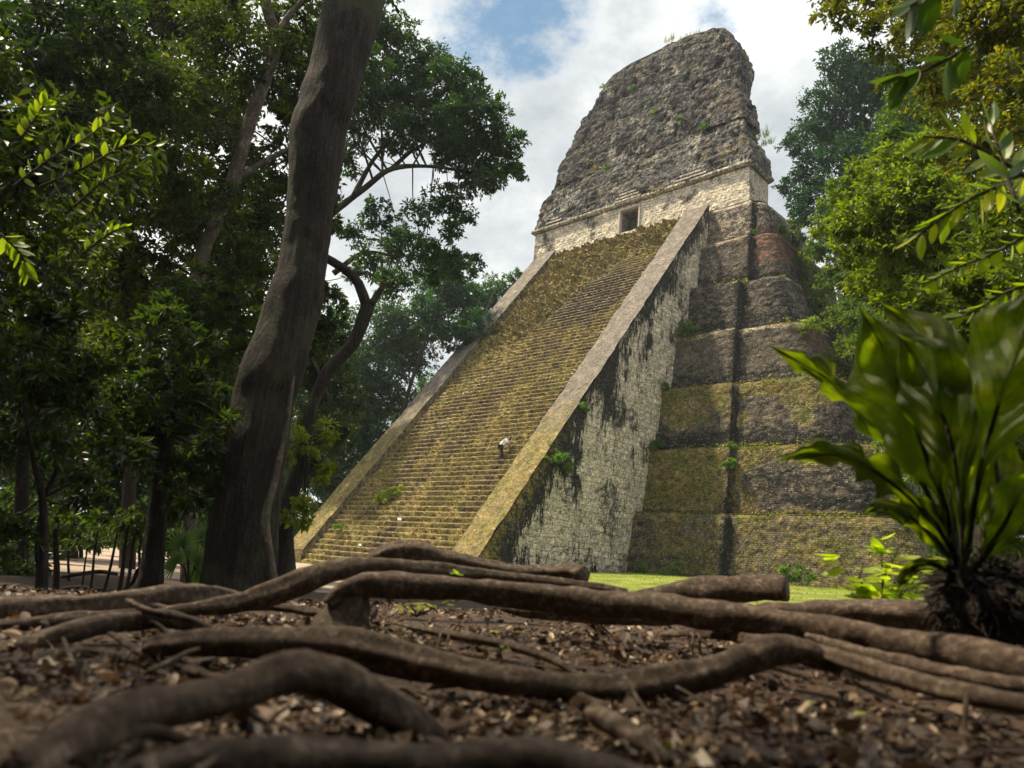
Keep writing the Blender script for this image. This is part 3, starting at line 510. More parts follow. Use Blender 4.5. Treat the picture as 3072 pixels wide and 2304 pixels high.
# 2 crooked tree forking to the right of it
P, R = path([(852, 1765, 34, 13), (855, 1560, 28, 13), (905, 1380, 19, 13), (935, 1225, 18, 13), (985, 1110, 19, 13), (1060, 1030, 19, 13), (1103, 920, 21, 13)])
P[0][2] = gz(P[0][0], P[0][1])-.1; R[0] *= 1.3
l1 = path([(1103, 930, 17, 13), (1075, 850, 15, 13), (1030, 805, 14, 13), (960, 765, 13, 13)]); l2 = path([(1103, 925, 14, 13), (1130, 890, 10, 13), (1152, 852, 8, 13)])
tree('crooked_tree', 'slim crooked tree whose dark stem forks like a Y beside the leaning trunk', 'tree', down(852, 1765, 13), P, R, [PB(885, 1330, 60, 12.5), PB(955, 1400, 55, 12.6), PB(905, 1530, 62, 12.4, 1.2), PB(985, 1290, 34, 12.8)], .11, 1.8, (.05, .085, .010), (.19, .20, .015), limbs=(l1, l2), nb=8, br=.02)
# 3 mottled limb tree upper left
P, R = path([(560, 1760, 20, 15), (580, 1200, 18, 15), (600, 790, 22, 15), (640, 690, 21, 15), (700, 540, 20, 15), (745, 380, 20, 15), (800, 220, 20, 15), (830, 120, 19, 15), (800, 20, 17, 15), (780, -150, 15, 15)])
l1 = path([(828, 110, 12, 15), (880, 30, 9, 15), (960, -40, 7, 15)]); l2 = path([(700, 540, 10, 15), (800, 480, 8, 15.2), (900, 430, 5, 15.4)])
tree('mottled_tree', 'slender tree with mottled pale bark leaning behind the thick dark trunk', 'tree', down(560, 1760, 15), P, R,
     [PB(700, 150, 200, 15.5), PB(930, 200, 160, 16), PB(480, 330, 200, 15, .9), PB(860, 480, 130, 16, .8), PB(560, 620, 160, 15.5), PB(920, 620, 120, 16.5, .8), PB(760, 820, 170, 16), PB(950, 60, 120, 15.5, .8), PB(880, 330, 90, 16, .7)], .15, 2.5, (.009, .020, .004), (.042, .060, .007), barkm=M_barkp, limbs=(l1, l2), nb=16, br=.02)
P, R = path([(640, 1765, 18, 12), (640, 1500, 15, 12), (610, 1150, 11, 12), (590, 950, 6, 12)]); P[0] = down(640, 1765, 12)
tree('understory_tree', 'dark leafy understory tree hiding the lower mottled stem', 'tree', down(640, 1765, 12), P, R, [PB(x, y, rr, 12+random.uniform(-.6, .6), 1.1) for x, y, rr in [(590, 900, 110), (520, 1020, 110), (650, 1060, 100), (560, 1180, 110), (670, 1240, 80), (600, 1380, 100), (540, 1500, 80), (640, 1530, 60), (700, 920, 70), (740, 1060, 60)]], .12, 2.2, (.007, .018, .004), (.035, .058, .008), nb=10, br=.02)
# 4 short brown trunk left
P, R = path([(452, 1785, 38, 9.5), (462, 1640, 31, 9.5), (478, 1480, 27, 9.5), (500, 1300, 22, 9.5), (520, 1150, 14, 9.5)]); P[0][2] -= .1
tree('understory_tree', 'straight brown trunk under dense dark leaves left of the fan palm', 'tree', down(452, 1785, 9.5), P, R,
     [PB(520, 1330, 150, 9.3, 1.2), PB(640, 1180, 120, 9.4), PB(600, 1420, 100, 9), PB(660, 1300, 75, 8.8), PB(430, 1180, 150, 9.6, 1.2), PB(500, 1000, 150, 9.8), PB(560, 1480, 60, 9)], .11, 2.0, (.007, .017, .004), (.036, .058, .008), nb=14, br=.02)
# 5 forked sapling far left
P, R = path([(135, 1800, 16, 7.5), (132, 1640, 13, 7.5), (128, 1495, 11, 7.5), (100, 1380, 7, 7.4), (70, 1200, 5, 7.4)]); P[0][2] -= .1
l1 = path([(128, 1495, 8, 7.5), (175, 1400, 6, 7.5), (210, 1280, 4, 7.5)])
tree('forked_sapling', 'thin sapling forking low at the left edge under dark leaves', 'tree', down(135, 1800, 7.5), P, R,
     [PB(60, 1150, 160, 7.4), PB(250, 1150, 150, 7.6), PB(60, 1350, 110, 7.4), PB(300, 1330, 120, 7.7), PB(200, 1000, 140, 7.8), PB(30, 1600, 80, 7.6, .9), PB(230, 1480, 90, 8, .8)], .10, 1.7, (.007, .017, .005), (.030, .048, .008), limbs=(l1,), nb=12, br=.012)
# 6 bright branch tree at left
P, R = path([(-260, 1850, 40, 8), (-250, 1200, 34, 8), (-120, 800, 24, 8), (60, 560, 14, 7.5), (260, 480, 8, 7), (420, 430, 3, 6.6)])
tree('overhanging_tree', 'tree reaching in from the left edge with bright yellow green leaf sprays', 'tree', down(-260, 1850, 8), P, R,
     [PB(150, 330, 75, 7, .8), PB(330, 430, 85, 6.7, .8), PB(430, 430, 45, 6.4, .9), PB(250, 560, 90, 7), PB(60, 450, 120, 7.3), PB(100, 700, 150, 7.5), PB(340, 530, 60, 6.6, .7), PB(40, 880, 130, 7.5), PB(300, 760, 100, 8), PB(30, 210, 110, 8)], .12, 1.5, (.010, .022, .005), (.045, .062, .008), nb=14, br=.02, perclump=34)
# 7 dark wall of trees behind, left
for i, (bx, hd, bl, lab) in enumerate([
    (60, 15, [(80, 250, 240), (250, 80, 220), (-60, 500, 220), (180, 520, 200), (60, 780, 220), (-40, 1050, 220), (100, 1300, 190)], 'dark dense tree filling the top left corner of the view'),
    (380, 19, [(420, 120, 200), (560, -20, 180), (350, 350, 200), (620, 350, 170), (430, 620, 200), (300, 860, 200), (520, 860, 180), (350, 1120, 180), (560, 1120, 160)], 'tall dark tree with hanging yellowish leaves between corner and mottled limb'),
    (690, 22, [(700, 560, 150), (640, 900, 150), (820, 1000, 120), (620, 1150, 150), (760, 1250, 110), (650, 1400, 120), (720, 700, 150), (930, 900, 90), (980, 1000, 80)], 'dark leafy tree seen between mottled limb and thick trunk'),
    (200, 24, [(100, 1350, 170), (300, 1300, 170), (480, 1350, 150), (180, 1150, 160), (60, 1520, 110), (330, 1500, 90), (520, 1520, 80)], 'low dark tree over the bare clearing at the left'),
    (790, 30, [(990, 1200, 100), (940, 1080, 110), (1010, 1310, 70), (930, 1420, 60), (890, 1320, 90)], 'dim green tree hanging over the foot of the left balustrade')]):
    P, R = path([(bx, 1740, 16, hd), (bx+10, 1200, 14, hd), (bx-10, 700, 11, hd), (bl[0][0], bl[0][1], 5, hd)]); P[0] = down(bx, 1740, hd)-np.array([0, 0, .2]); R[0] *= 1.5
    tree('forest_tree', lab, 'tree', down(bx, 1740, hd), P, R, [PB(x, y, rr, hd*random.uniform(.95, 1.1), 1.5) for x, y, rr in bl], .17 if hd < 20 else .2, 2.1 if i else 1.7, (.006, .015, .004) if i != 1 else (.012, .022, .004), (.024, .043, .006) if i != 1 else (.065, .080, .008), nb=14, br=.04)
# 8 spreading crown in the middle
P, R = path([(730, 1745, 30, 30), (770, 1300, 25, 30), (850, 900, 18, 30), (950, 690, 12, 30), (1100, 560, 9, 29.5), (1180, 505, 8, 29), (1300, 500, 5, 29), (1420, 520, 4, 29)]); P[0] = down(730, 1745, 30)
l1 = path([(1060, 590, 9, 29.5), (1120, 480, 6, 29.3), (1190, 400, 4, 29), (1260, 330, 2, 29)]); l2 = path([(1000, 820, 9, 30), (1090, 760, 7, 29.5), (1200, 770, 4, 29.5)]); l3 = path([(1175, 505, 7, 29), (1240, 450, 5, 29), (1330, 400, 3, 29)])
tree('spreading_tree', 'large spreading tree whose dark crown reaches toward the temple against the sky', 'tree', down(730, 1745, 30), P, R,
     [PB(x, y, rr, 29+random.uniform(-2, 2), cv) for x, y, rr, cv in [(1170, 110, 80, 1), (1270, 200, 80, 1), (1350, 230, 70, 1), (1410, 290, 70, 1), (1470, 360, 70, 1), (1530, 430, 48, 1), (1090, 60, 80, 1), (1000, 260, 80, 1), (990, 130, 90, 1), (1080, 190, 85, 1), (1150, 270, 85, 1), (1240, 300, 80, 1.), (1300, 360, 75, 1.), (1380, 400, 75, 1.1), (1450, 440, 65, 1.1), (1520, 490, 45, 1.1), (1420, 520, 70, 1.1), (1340, 450, 60, 1.1), (1210, 400, 75, 1.), (1080, 340, 90, 1), (1040, 470, 60, .9), (1330, 600, 60, .9),
      (1390, 640, 40, .9), (1250, 650, 50, .7), (1130, 640, 60, .7), (1060, 700, 45, .8), (1190, 730, 70, .9), (1290, 780, 75, 1.1), (1370, 800, 55, 1.1), (1100, 800, 60, .8), (1430, 790, 30, 1), (1180, 840, 60, 1), (1360, 700, 40, .9), (1470, 530, 40, 1), (1560, 510, 25, 1), (1350, 330, 40, .8), (1190, 190, 40, .7), (1430, 365, 25, .7)]], .20, 3.1, (.008, .028, .013), (.030, .062, .018), limbs=(l1, l2, l3), nb=34, br=.02, clump=.30, perclump=34)
# 9 trees behind, centre
for i, (bx, hd, bl, lab, c1_) in enumerate([
    (1100, 68, [(1170, 960, 90), (1100, 1080, 100), (1230, 1060, 90), (1050, 1200, 90), (1160, 1190, 90), (1100, 1310, 80), (1290, 980, 60)], 'deep green round tree beyond the left balustrade, below the spreading crown', (.04, .10, .025)),
    (1190, 66, [(1330, 860, 85), (1400, 900, 70), (1290, 930, 60), (1420, 980, 60), (1360, 1000, 60)], 'bluish tree rising just above the left balustrade', (.03, .10, .04)),
    (1330, 74, [(1480, 880, 50), (1440, 930, 45), (1545, 830, 22), (1520, 860, 30)], 'small pale treetop peeping over the upper left balustrade', (.06, .12, .03)),
    (860, 66, [(980, 1420, 70), (1040, 1330, 70), (950, 1330, 70), (990, 1540, 60), (930, 1600, 50)], 'shaded tree behind the foot of the left balustrade', (.04, .09, .018)),
    (820, 62, [(900, 1000, 90), (1000, 1100, 80), (930, 1220, 80), (1020, 980, 70), (880, 1380, 90)], 'far green tree between the thick trunk and the forked stem', (.05, .11, .02))]):
    P, R = path([(bx, 1720, 8, hd), (bx-10, 1350, 7, hd), (bl[0][0], bl[0][1], 3, hd)]); P[0] = down(bx, 1720, hd)
    tree('forest_tree', lab, 'tree', down(bx, 1720, hd), P, R, [PB(x, y, rr, hd*random.uniform(.97, 1.05), 1.1) for x, y, rr in bl], .36, 3.0, (.010, .034, .013), tuple(v*.8 for v in c1_), nb=12, br=.06, perclump=40)
# 10 right-hand trees
P, R = path([(2640, 1700, 10, 60), (2620, 1000, 9, 60), (2560, 500, 6, 60)]); P[0] = down(2640, 1700, 60)
tree('blue_green_tree', 'tall dark blue green tree standing right of the temple top', 'tree', down(2640, 1700, 60), P, R, [PB(x, y, rr, 60+random.uniform(-3, 3)) for x, y, rr in [(2560, 250, 90), (2480, 330, 80), (2620, 380, 110), (2460, 440, 70), (2540, 480, 90), (2420, 520, 55), (2380, 430, 40), (2360, 560, 32), (2480, 590, 60), (2660, 230, 90), (2700, 420, 100), (2520, 180, 60), (2400, 590, 40), (2440, 380, 45), (2560, 620, 80), (2640, 520, 90), (2480, 680, 50), (2740, 300, 90), (2420, 640, 35)]], .34, 2.8, (.006, .026, .020), (.020, .058, .038), nb=20, br=.08, perclump=34, clump=.32)
P, R = path([(2960, 1760, 34, 17), (2930, 1300, 28, 17), (2860, 900, 20, 17), (2760, 700, 10, 17)]); P[0] = down(2960, 1760, 17)
tree('yellow_green_tree', 'bright yellow green tree spreading right of the terraces', 'tree', down(2960, 1760, 17), P, R, [PB(x, y, rr, 17+random.uniform(-1, 1)) for x, y, rr in [(2640, 620, 110), (2720, 720, 130), (2560, 660, 60), (2500, 600, 40), (2760, 560, 100), (2820, 800, 140), (2640, 820, 80), (2720, 920, 100), (2880, 640, 140), (2900, 950, 130), (2600, 520, 60), (2560, 740, 60), (2500, 680, 50), (2570, 830, 60), (2760, 460, 80), (2670, 480, 60), (2800, 1060, 80)]], .14, 3.0, (.038, .072, .008), (.155, .19, .014), nb=26, br=.04, perclump=40)
P, R = path([(3200, 1800, 40, 11), (3180, 1000, 34, 11), (3120, 400, 24, 11), (3000, -100, 14, 11)]); P[0] = down(3200, 1800, 11)
tree('canopy_tree', 'tree at the top right corner with golden green leaves against the sky', 'tree', down(3200, 1800, 11), P, R, [PB(x, y, rr, 11+random.uniform(-.8, .8), cv) for x, y, rr, cv in [(2560, 30, 80, .7), (2470, -10, 50, .7), (2680, 90, 90, .8), (2800, 60, 110, .9), (2930, 130, 140, 1), (3050, 260, 150, 1.1), (2850, 260, 110, .9), (2720, 220, 70, .7), (3000, 450, 140, 1.1), (2880, 420, 90, .9), (3050, 20, 140, 1.1), (2650, -80, 140, .9), (2900, -120, 200, 1)]], .10, 2.6, (.03, .05, .007), (.17, .16, .014), nb=24, br=.03, perclump=40)
P, R = path([(3300, 1900, 40, 9), (3280, 1300, 34, 9), (3150, 900, 20, 9)]); P[0] = down(3300, 1900, 9)
tree('broadleaf_tree', 'leafy tree filling the right edge above the big leaved plant', 'tree', down(3300, 1900, 9), P, R, [PB(x, y, rr, 9+random.uniform(-.6, .6), cv) for x, y, rr, cv in [(3040, 620, 140, 1), (2960, 780, 120, 1), (3050, 900, 150, 1.1), (2900, 980, 90, .9), (3000, 1150, 140, 1.1), (3060, 1350, 130, 1.1), (3000, 1500, 100, 1), (3060, 1620, 80, 1), (2930, 1350, 60, .8), (2880, 860, 80, .9)]], .085, 3.0, (.02, .045, .006), (.12, .15, .012), nb=18, br=.02, perclump=40)
P, R = path([(2800, 1750, 20, 36), (2780, 1300, 17, 36), (2740, 900, 10, 36)]); P[0] = down(2800, 1750, 36)
tree('forest_tree', 'mid green tree filling the gap between pyramid flank and right hand foliage', 'tree', down(2800, 1750, 36), P, R, [PB(x, y, rr, 36+random.uniform(-2, 2), 1.2) for x, y, rr in [(2620, 1000, 80), (2700, 1080, 110), (2800, 1150, 130), (2680, 1220, 90), (2760, 1350, 120), (2880, 1300, 130), (2820, 1500, 120), (2940, 1500, 120), (2960, 1650, 90), (2860, 1650, 80), (2640, 880, 70), (2720, 900, 90), (2850, 980, 110), (2560, 930, 45)]], .24, 2.2, (.02, .05, .008), (.10, .14, .014), nb=14, br=.04)
for hd_, lab_, x0_, bl_ in ((26, 'broad green tree behind the bright one at the right', 2950, [(2560, 560, 70), (2660, 440, 90), (2760, 330, 110), (2880, 240, 120), (2700, 620, 110), (2850, 500, 140), (2980, 380, 140), (3040, 200, 120), (2640, 780, 90), (2560, 700, 60), (2800, 760, 140), (2960, 700, 150), (3050, 900, 140), (2880, 980, 130)]), (48, 'far green tree between pyramid flank and the bright tree', 2700, [(2480, 740, 60), (2540, 840, 80), (2620, 760, 90), (2580, 960, 80), (2680, 880, 100), (2640, 640, 80), (2720, 1020, 110), (2500, 640, 45)])):
    P, R = path([(x0_, 1750, 22, hd_), (x0_-20, 1300, 18, hd_), (x0_-60, 800, 10, hd_)]); P[0] = down(x0_, 1750, hd_)
    tree('forest_tree', lab_, 'tree', down(x0_, 1750, hd_), P, R, [PB(x, y, rr, hd_+random.uniform(-1.5, 1.5), 1.1) for x, y, rr in bl_], .17 if hd_ < 30 else .3, 2.2, (.014, .036, .007), (.085, .13, .014), nb=16, br=.04)
# shrubs and vines over the right flank of the pyramid, pale sapling
for (x, y, rr, hd, lab) in [(2378, 700, 46, 62, 'green shrub clinging to the pyramid flank nearest the temple wall'), (2418, 790, 60, 61, 'green shrub on the pyramid flank, second down from the temple wall'), (2465, 880, 72, 60, 'large green shrub halfway down the right flank of the pyramid'), (2520, 985, 80, 58, 'green shrub low on the right flank of the pyramid behind the torn leaf'), (2560, 1080, 80, 56, 'lowest shrub beside the right flank of the pyramid'), (2640, 960, 80, 55, 'leafy bush standing off the right flank of the pyramid')]:
    P = at(x, y+rr*.8, hd); root = empty('shrub', P); tag(root, lab, 'shrub', 'shrubs on the right flank of the pyramid')
    crown('foliage', [PB(x, y, rr, hd), PB(x+rr*.5, y-rr*.7, rr*.6, hd), PB(x-rr*.2, y+rr*.8, rr*.6, hd)], .26, root, P, 2.4, (.03, .06, .012), (.12, .16, .03)); bb = MB(); tube(bb, [P-np.array([0, 0, .5]), at(x, y, hd)], [.12, .05], 6, .3); shift(bb, P); bb.build('stem', M_bark, root, smooth=True)
P, R = path([(2530, 1150, 5.5, 64), (2522, 950, 5, 64), (2508, 780, 3.5, 64), (2500, 700, 2, 64)])
tree('pale_sapling', 'thin tree with whitish stem and silvery leaves right of the terraces', 'tree', P[0], [down(2535, 1700, 64)]+P, [R[0]*1.2]+R, [PB(2500, 760, 50, 64, .6), PB(2560, 830, 50, 64, .6), PB(2470, 830, 40, 64, .6), PB(2540, 930, 45, 64, .7), PB(2590, 900, 50, 64, .7)], .27, 1.4, (.08, .12, .05), (.26, .30, .18), barkm=simple('whitish_bark', (.5, .47, .4)), nb=8, br=.03)
# far forest ring: trees one can tell apart stand nearer; these close the view behind them
protos = []
for k in range(3):
    H = [17, 21, 19][k]; r = np.random.default_rng(50+k); bl = [((r.normal(0, 2.2), r.normal(0, 2.2), H*r.uniform(.45, .95)), r.uniform(2, 3.4), 1) for _ in range(11)]+[((r.normal(0, 3), r.normal(0, 3), H*r.uniform(.12, .4)), r.uniform(1.8, 2.6), 1) for _ in range(4)]
    protos.append(bl)
ring = []
for i in range(46):
    a = math.radians(92+i*88/46.); hd = [78, 96, 115][i % 3]+random.uniform(-5, 5); x = CAM[0]+hd*math.cos(a); y = CAM[1]+hd*math.sin(a)
    if abs(x) < 32 and 5 < y < 52: continue
    ring.append((x, y, i % 3))
first = {}
for (x, y, k) in ring:
    z = float(gz(x, y)); s = random.uniform(.8, 1.2)
    if k not in first:
        root = empty('distant_tree', (0, 0, 0)); r = np.random.default_rng(80+k); o, cl = crown('crown', protos[k], .55, root, (0, 0, 0), 1.9, (.014, .045, .018), (.05, .11, .03), r=r, perclump=36)
        bb = MB(); tube(bb, [(0, 0, -1), (0, .2, 6), (.3, 0, 13)], [.35, .28, .12], 8, 1.5, .1)
        for q in cl[::max(1, len(cl)//10)]: tube(bb, [(0, .1, q[2]*.6), tuple(np.array(q)*.6+np.array([0, 0, q[2]*.2])), tuple(q)], [.12, .08, .03], 5, 1)
        bb.build('trunk', M_bark, root, smooth=True); first[k] = root
    else:
        src = first[k]; root = src.copy(); COL.objects.link(root)
        for ch in list(src.children): c = ch.copy(); COL.objects.link(c); c.parent = root
    root.location = (x, y, z); root.rotation_euler = (0, 0, random.uniform(0, 6.28)); root.scale = (s, s, s*random.uniform(.85, 1.15))
    tag(root, 'far off dark green forest tree closing the view behind the clearing', 'tree', 'distant forest trees')
for o in COL.objects:
    pass
# ------------------------------------------------------------------ undergrowth closing the view at the left
for i, (x, y, rr, hd) in enumerate([(-40, 1640, 90, 17), (90, 1560, 90, 19), (40, 1690, 60, 14), (230, 1560, 70, 26), (350, 1590, 60, 32), (480, 1600, 70, 26), (560, 1560, 70, 30), (620, 1640, 60, 28), (450, 1520, 70, 36), (250, 1600, 45, 40), (680, 1600, 80, 40), (580, 1650, 40, 45), (380, 1600, 40, 48), (960, 1600, 46, 66), (900, 1640, 40, 64), (120, 1640, 40, 30), (30, 1600, 80, 34), (130, 1590, 60, 42), (500, 1640, 46, 40), (170, 1690, 30, 22), (60, 1700, 50, 24)]):
    G = down(x, 1750, hd); root = empty('bush', G); tag(root, ['dark bush low in the shade at the left edge', 'tall dark bush behind the forked sapling', 'low dark bush right beside the forked sapling at the left edge', 'dim bush at the back of the clearing, left part', 'dim bush at the back of the clearing, middle part', 'dark bush behind the short brown trunk', 'dark bush behind the fan palm', 'low bush between fan palm and thick trunk', 'tall dim bush above the clearing', 'small far bush left in the clearing', 'bush hidden behind the thick leaning trunk', 'small far bush right of the short brown trunk', 'small far bush in the middle of the clearing', 'bush growing at the foot of the left balustrade', 'low bush left of the lowest steps', 'small bush left of the clearing', 'far dark bush at the left edge', 'far bush left of the clearing', 'far bush right of the short brown trunk, low', 'little bush at the left end of the clearing', 'low leafy bush near the left edge in front of the far ones'][i], 'bush', 'bushes under the forest edge')
    crown('foliage', [PB(x, y, rr, hd, 1.2), PB(x-rr*.8, y+rr*.3, rr*.7, hd), PB(x+rr*.8, y+rr*.35, rr*.7, hd)], .13+.004*hd, root, G, 2.2, (.012, .028, .008), (.05, .085, .015)); bb = MB(); T_ = at(x, y+rr*.3, hd)
    tube(bb, [G-np.array([0, 0, .2]), (G+T_)/2+np.array([.1, 0, 0]), T_], [.07, .05, .02], 6, .3); shift(bb, G); bb.build('stem', M_bark, root, smooth=True)
# ------------------------------------------------------------------ roots in the foreground
ROOTS = [
 ('arching root nearest the camera at the bottom left', [(40, 2345, 60, 1.12), (180, 2260, 66, 1.18), (330, 2175, 70, 1.24), (480, 2120, 66, 1.3), (600, 2105, 62, 1.33), (720, 2070, 58, 1.36), (800, 2038, 60, 1.38), (910, 2020, 66, 1.4), (1010, 2045, 66, 1.42), (1100, 2095, 60, 1.44), (1200, 2155, 52, 1.48), (1300, 2215, 38, 1.53), (1400, 2262, 22, 1.58)], 1),
 ('lowest root running along the bottom edge of the view', [(330, 2370, 40, 1.0), (450, 2320, 50, 1.03), (600, 2292, 58, 1.06), (780, 2285, 66, 1.08), (950, 2300, 74, 1.1), (1150, 2312, 78, 1.1), (1400, 2305, 80, 1.1), (1600, 2300, 74, 1.1), (1780, 2335, 64, 1.1), (1950, 2380, 56, 1.1), (2150, 2440, 50, 1.1)], 1),
 ('long middle root sagging across the litter behind the arching root', [(440, 1950, 16, 2.3), (480, 1935, 30, 2.25), (620, 1925, 38, 2.2), (800, 1928, 42, 2.15), (980, 1932, 44, 2.12), (1120, 1955, 46, 2.1), (1260, 1990, 46, 2.08), (1400, 2018, 44, 2.06), (1540, 2045, 44, 2.06), (1680, 2062, 43, 2.08), (1830, 2070, 42, 2.1), (1970, 2050, 44, 2.14), (2110, 2022, 42, 2.2), (2230, 1980, 42, 2.26), (2330, 1950, 40, 2.32), (2420, 1960, 30, 2.36), (2520, 2000, 20, 2.4)], 1),
 ('main thick root crossing the whole view in front of the temple', [(985, 1815, 30, 3.1), (1030, 1778, 42, 3.1), (1090, 1755, 40, 3.1), (1230, 1757, 38, 3.1), (1400, 1768, 38, 3.08), (1560, 1782, 38, 3.05), (1700, 1800, 42, 3.0), (1850, 1815, 46, 2.95), (2000, 1822, 46, 2.9), (2150, 1848, 44, 2.85), (2330, 1868, 46, 2.8), (2500, 1895, 48, 2.7), (2700, 1930, 50, 2.6), (2900, 1965, 54, 2.5), (3120, 2010, 60, 2.4), (3400, 2060, 66, 2.3)], 1),
 ('dark root rising from the left and running behind the main root', [(430, 1850, 12, 3.3), (540, 1832, 20, 3.3), (700, 1812, 32, 3.3), (820, 1780, 38, 3.3), (930, 1735, 40, 3.3), (1040, 1706, 36, 3.3), (1150, 1700, 28, 3.32), (1300, 1712, 24, 3.35), (1480, 1728, 18, 3.4), (1640, 1745, 15, 3.4), (1790, 1762, 13, 3.4), (1880, 1775, 8, 3.4)], 1),
 ('humped pale topped root at the crest with a blunt broken end', [(1080, 1710, 12, 4.2), (1130, 1678, 30, 4.2), (1190, 1660, 38, 4.2), (1260, 1658, 38, 4.2), (1340, 1680, 34, 4.2), (1450, 1705, 28, 4.2), (1560, 1722, 25, 4.2), (1650, 1722, 27, 4.2), (1715, 1722, 32, 4.15), (1752, 1728, 30, 4.1)], 2),
 ('short cut log with a square end lying before the lawn', [(1880, 1792, 12, 4.1), (1960, 1785, 24, 4.1), (2060, 1776, 34, 4.1), (2180, 1768, 40, 4.1), (2290, 1766, 42, 4.1), (2362, 1768, 44, 4.08)], 2),
 ('dark wavy root at the right edge below the big leaved plant', [(2200, 1845, 14, 3.3), (2330, 1838, 34, 3.3), (2500, 1840, 44, 3.3), (2660, 1846, 48, 3.25), (2820, 1850, 50, 3.2), (2940, 1872, 46, 3.2), (3040, 1868, 50, 3.15), (3160, 1850, 54, 3.1), (3400, 1840, 54, 3.0)], 1),
 ('thick dark root along the left edge behind the others', [(-200, 1850, 52, 3.5), (0, 1835, 46, 3.5), (120, 1828, 44, 3.5), (260, 1822, 40, 3.5), (400, 1808, 42, 3.55), (520, 1792, 42, 3.6), (640, 1792, 38, 3.7), (740, 1806, 26, 3.7), (830, 1820, 12, 3.7)], 1),
 ('root snaking from the left edge over a hump in front of the thick dark one', [(-120, 1975, 36, 2.75), (0, 1958, 34, 2.75), (110, 1935, 34, 2.78), (200, 1900, 34, 2.8), (310, 1872, 34, 2.85), (420, 1858, 32, 2.9), (510, 1856, 26, 2.9), (580, 1878, 18, 2.9), (650, 1895, 8, 2.9)], 1),
 ('small root at the left edge under the snaking root', [(-80, 1900, 18, 3.2), (60, 1896, 18, 3.2), (180, 1892, 14, 3.2), (280, 1892, 8, 3.2)], 1),
 ('pale root lying under the main root in the middle', [(1500, 1826, 8, 3.5), (1580, 1838, 18, 3.5), (1700, 1846, 20, 3.5), (1830, 1856, 20, 3.5), (1960, 1864, 16, 3.5), (2040, 1870, 8, 3.5)], 1),
 ('stubby upright root holding up the main root', [(1075, 1772, 40, 3.15), (1060, 1800, 56, 3.15), (1045, 1840, 70, 3.15), (1020, 1900, 100, 3.15)], 1),
 ('short slanting stub of root near the bottom centre', [(1775, 2135, 34, 1.6), (1850, 2180, 36, 1.55), (1940, 2235, 34, 1.5), (2010, 2290, 26, 1.45)], 2),
 ('dark rough root descending toward the lower right corner', [(2270, 1925, 16, 2.5), (2380, 1932, 24, 2.45), (2500, 1968, 26, 2.35), (2640, 2015, 28, 2.25), (2800, 2060, 30, 2.1), (2960, 2095, 32, 2.0), (3120, 2120, 34, 1.95)], 1),
 ('slim root crossing under the long middle root at the left', [(330, 1900, 6, 2.6), (430, 1960, 14, 2.35), (560, 2010, 16, 2.15), (700, 2040, 14, 2.0), (820, 2050, 8, 1.95)], 1),
 ('slim forked looking root beyond the main root at the right', [(1980, 1905, 8, 3.1), (2100, 1900, 16, 3.0), (2230, 1915, 18, 2.8), (2360, 1935, 14, 2.6)], 1),
 ('narrow root lying on the litter between main and middle roots', [(1180, 1870, 5, 3.0), (1330, 1900, 12, 2.8), (1500, 1930, 14, 2.65), (1650, 1975, 13, 2.45), (1760, 2040, 8, 2.25)], 1),
 ('slim root peeling off the main root toward the right edge', [(2420, 1905, 10, 2.7), (2560, 1950, 18, 2.5), (2720, 1985, 20, 2.35), (2900, 2025, 20, 2.2), (3120, 2060, 20, 2.1)], 1),
 ('low root under the thick dark one at the left', [(-60, 1880, 12, 3.1), (160, 1862, 18, 3.15), (330, 1846, 18, 3.2), (480, 1834, 10, 3.3)], 1),
 ('gnarled root at the far left between snaking root and litter', [(-80, 2030, 20, 2.3), (60, 1995, 24, 2.35), (190, 1965, 22, 2.4), (300, 1960, 16, 2.4), (380, 1985, 8, 2.35)], 1),
 ('short crooked root across the litter at the lower left', [(60, 2110, 8, 1.8), (170, 2085, 14, 1.85), (260, 2095, 15, 1.8), (350, 2070, 10, 1.8)], 1),
 ('slim root hooking over the snaking root at the left', [(380, 1800, 8, 3.0), (450, 1835, 13, 2.85), (540, 1850, 14, 2.8), (620, 1880, 11, 2.7), (680, 1915, 7, 2.6)], 1),
 ('thin root fragment left under the rising dark root', [(760, 1818, 6, 3.5), (840, 1822, 12, 3.5), (930, 1835, 14, 3.4), (1010, 1850, 10, 3.3)], 1)]
RL, RLr = [], []
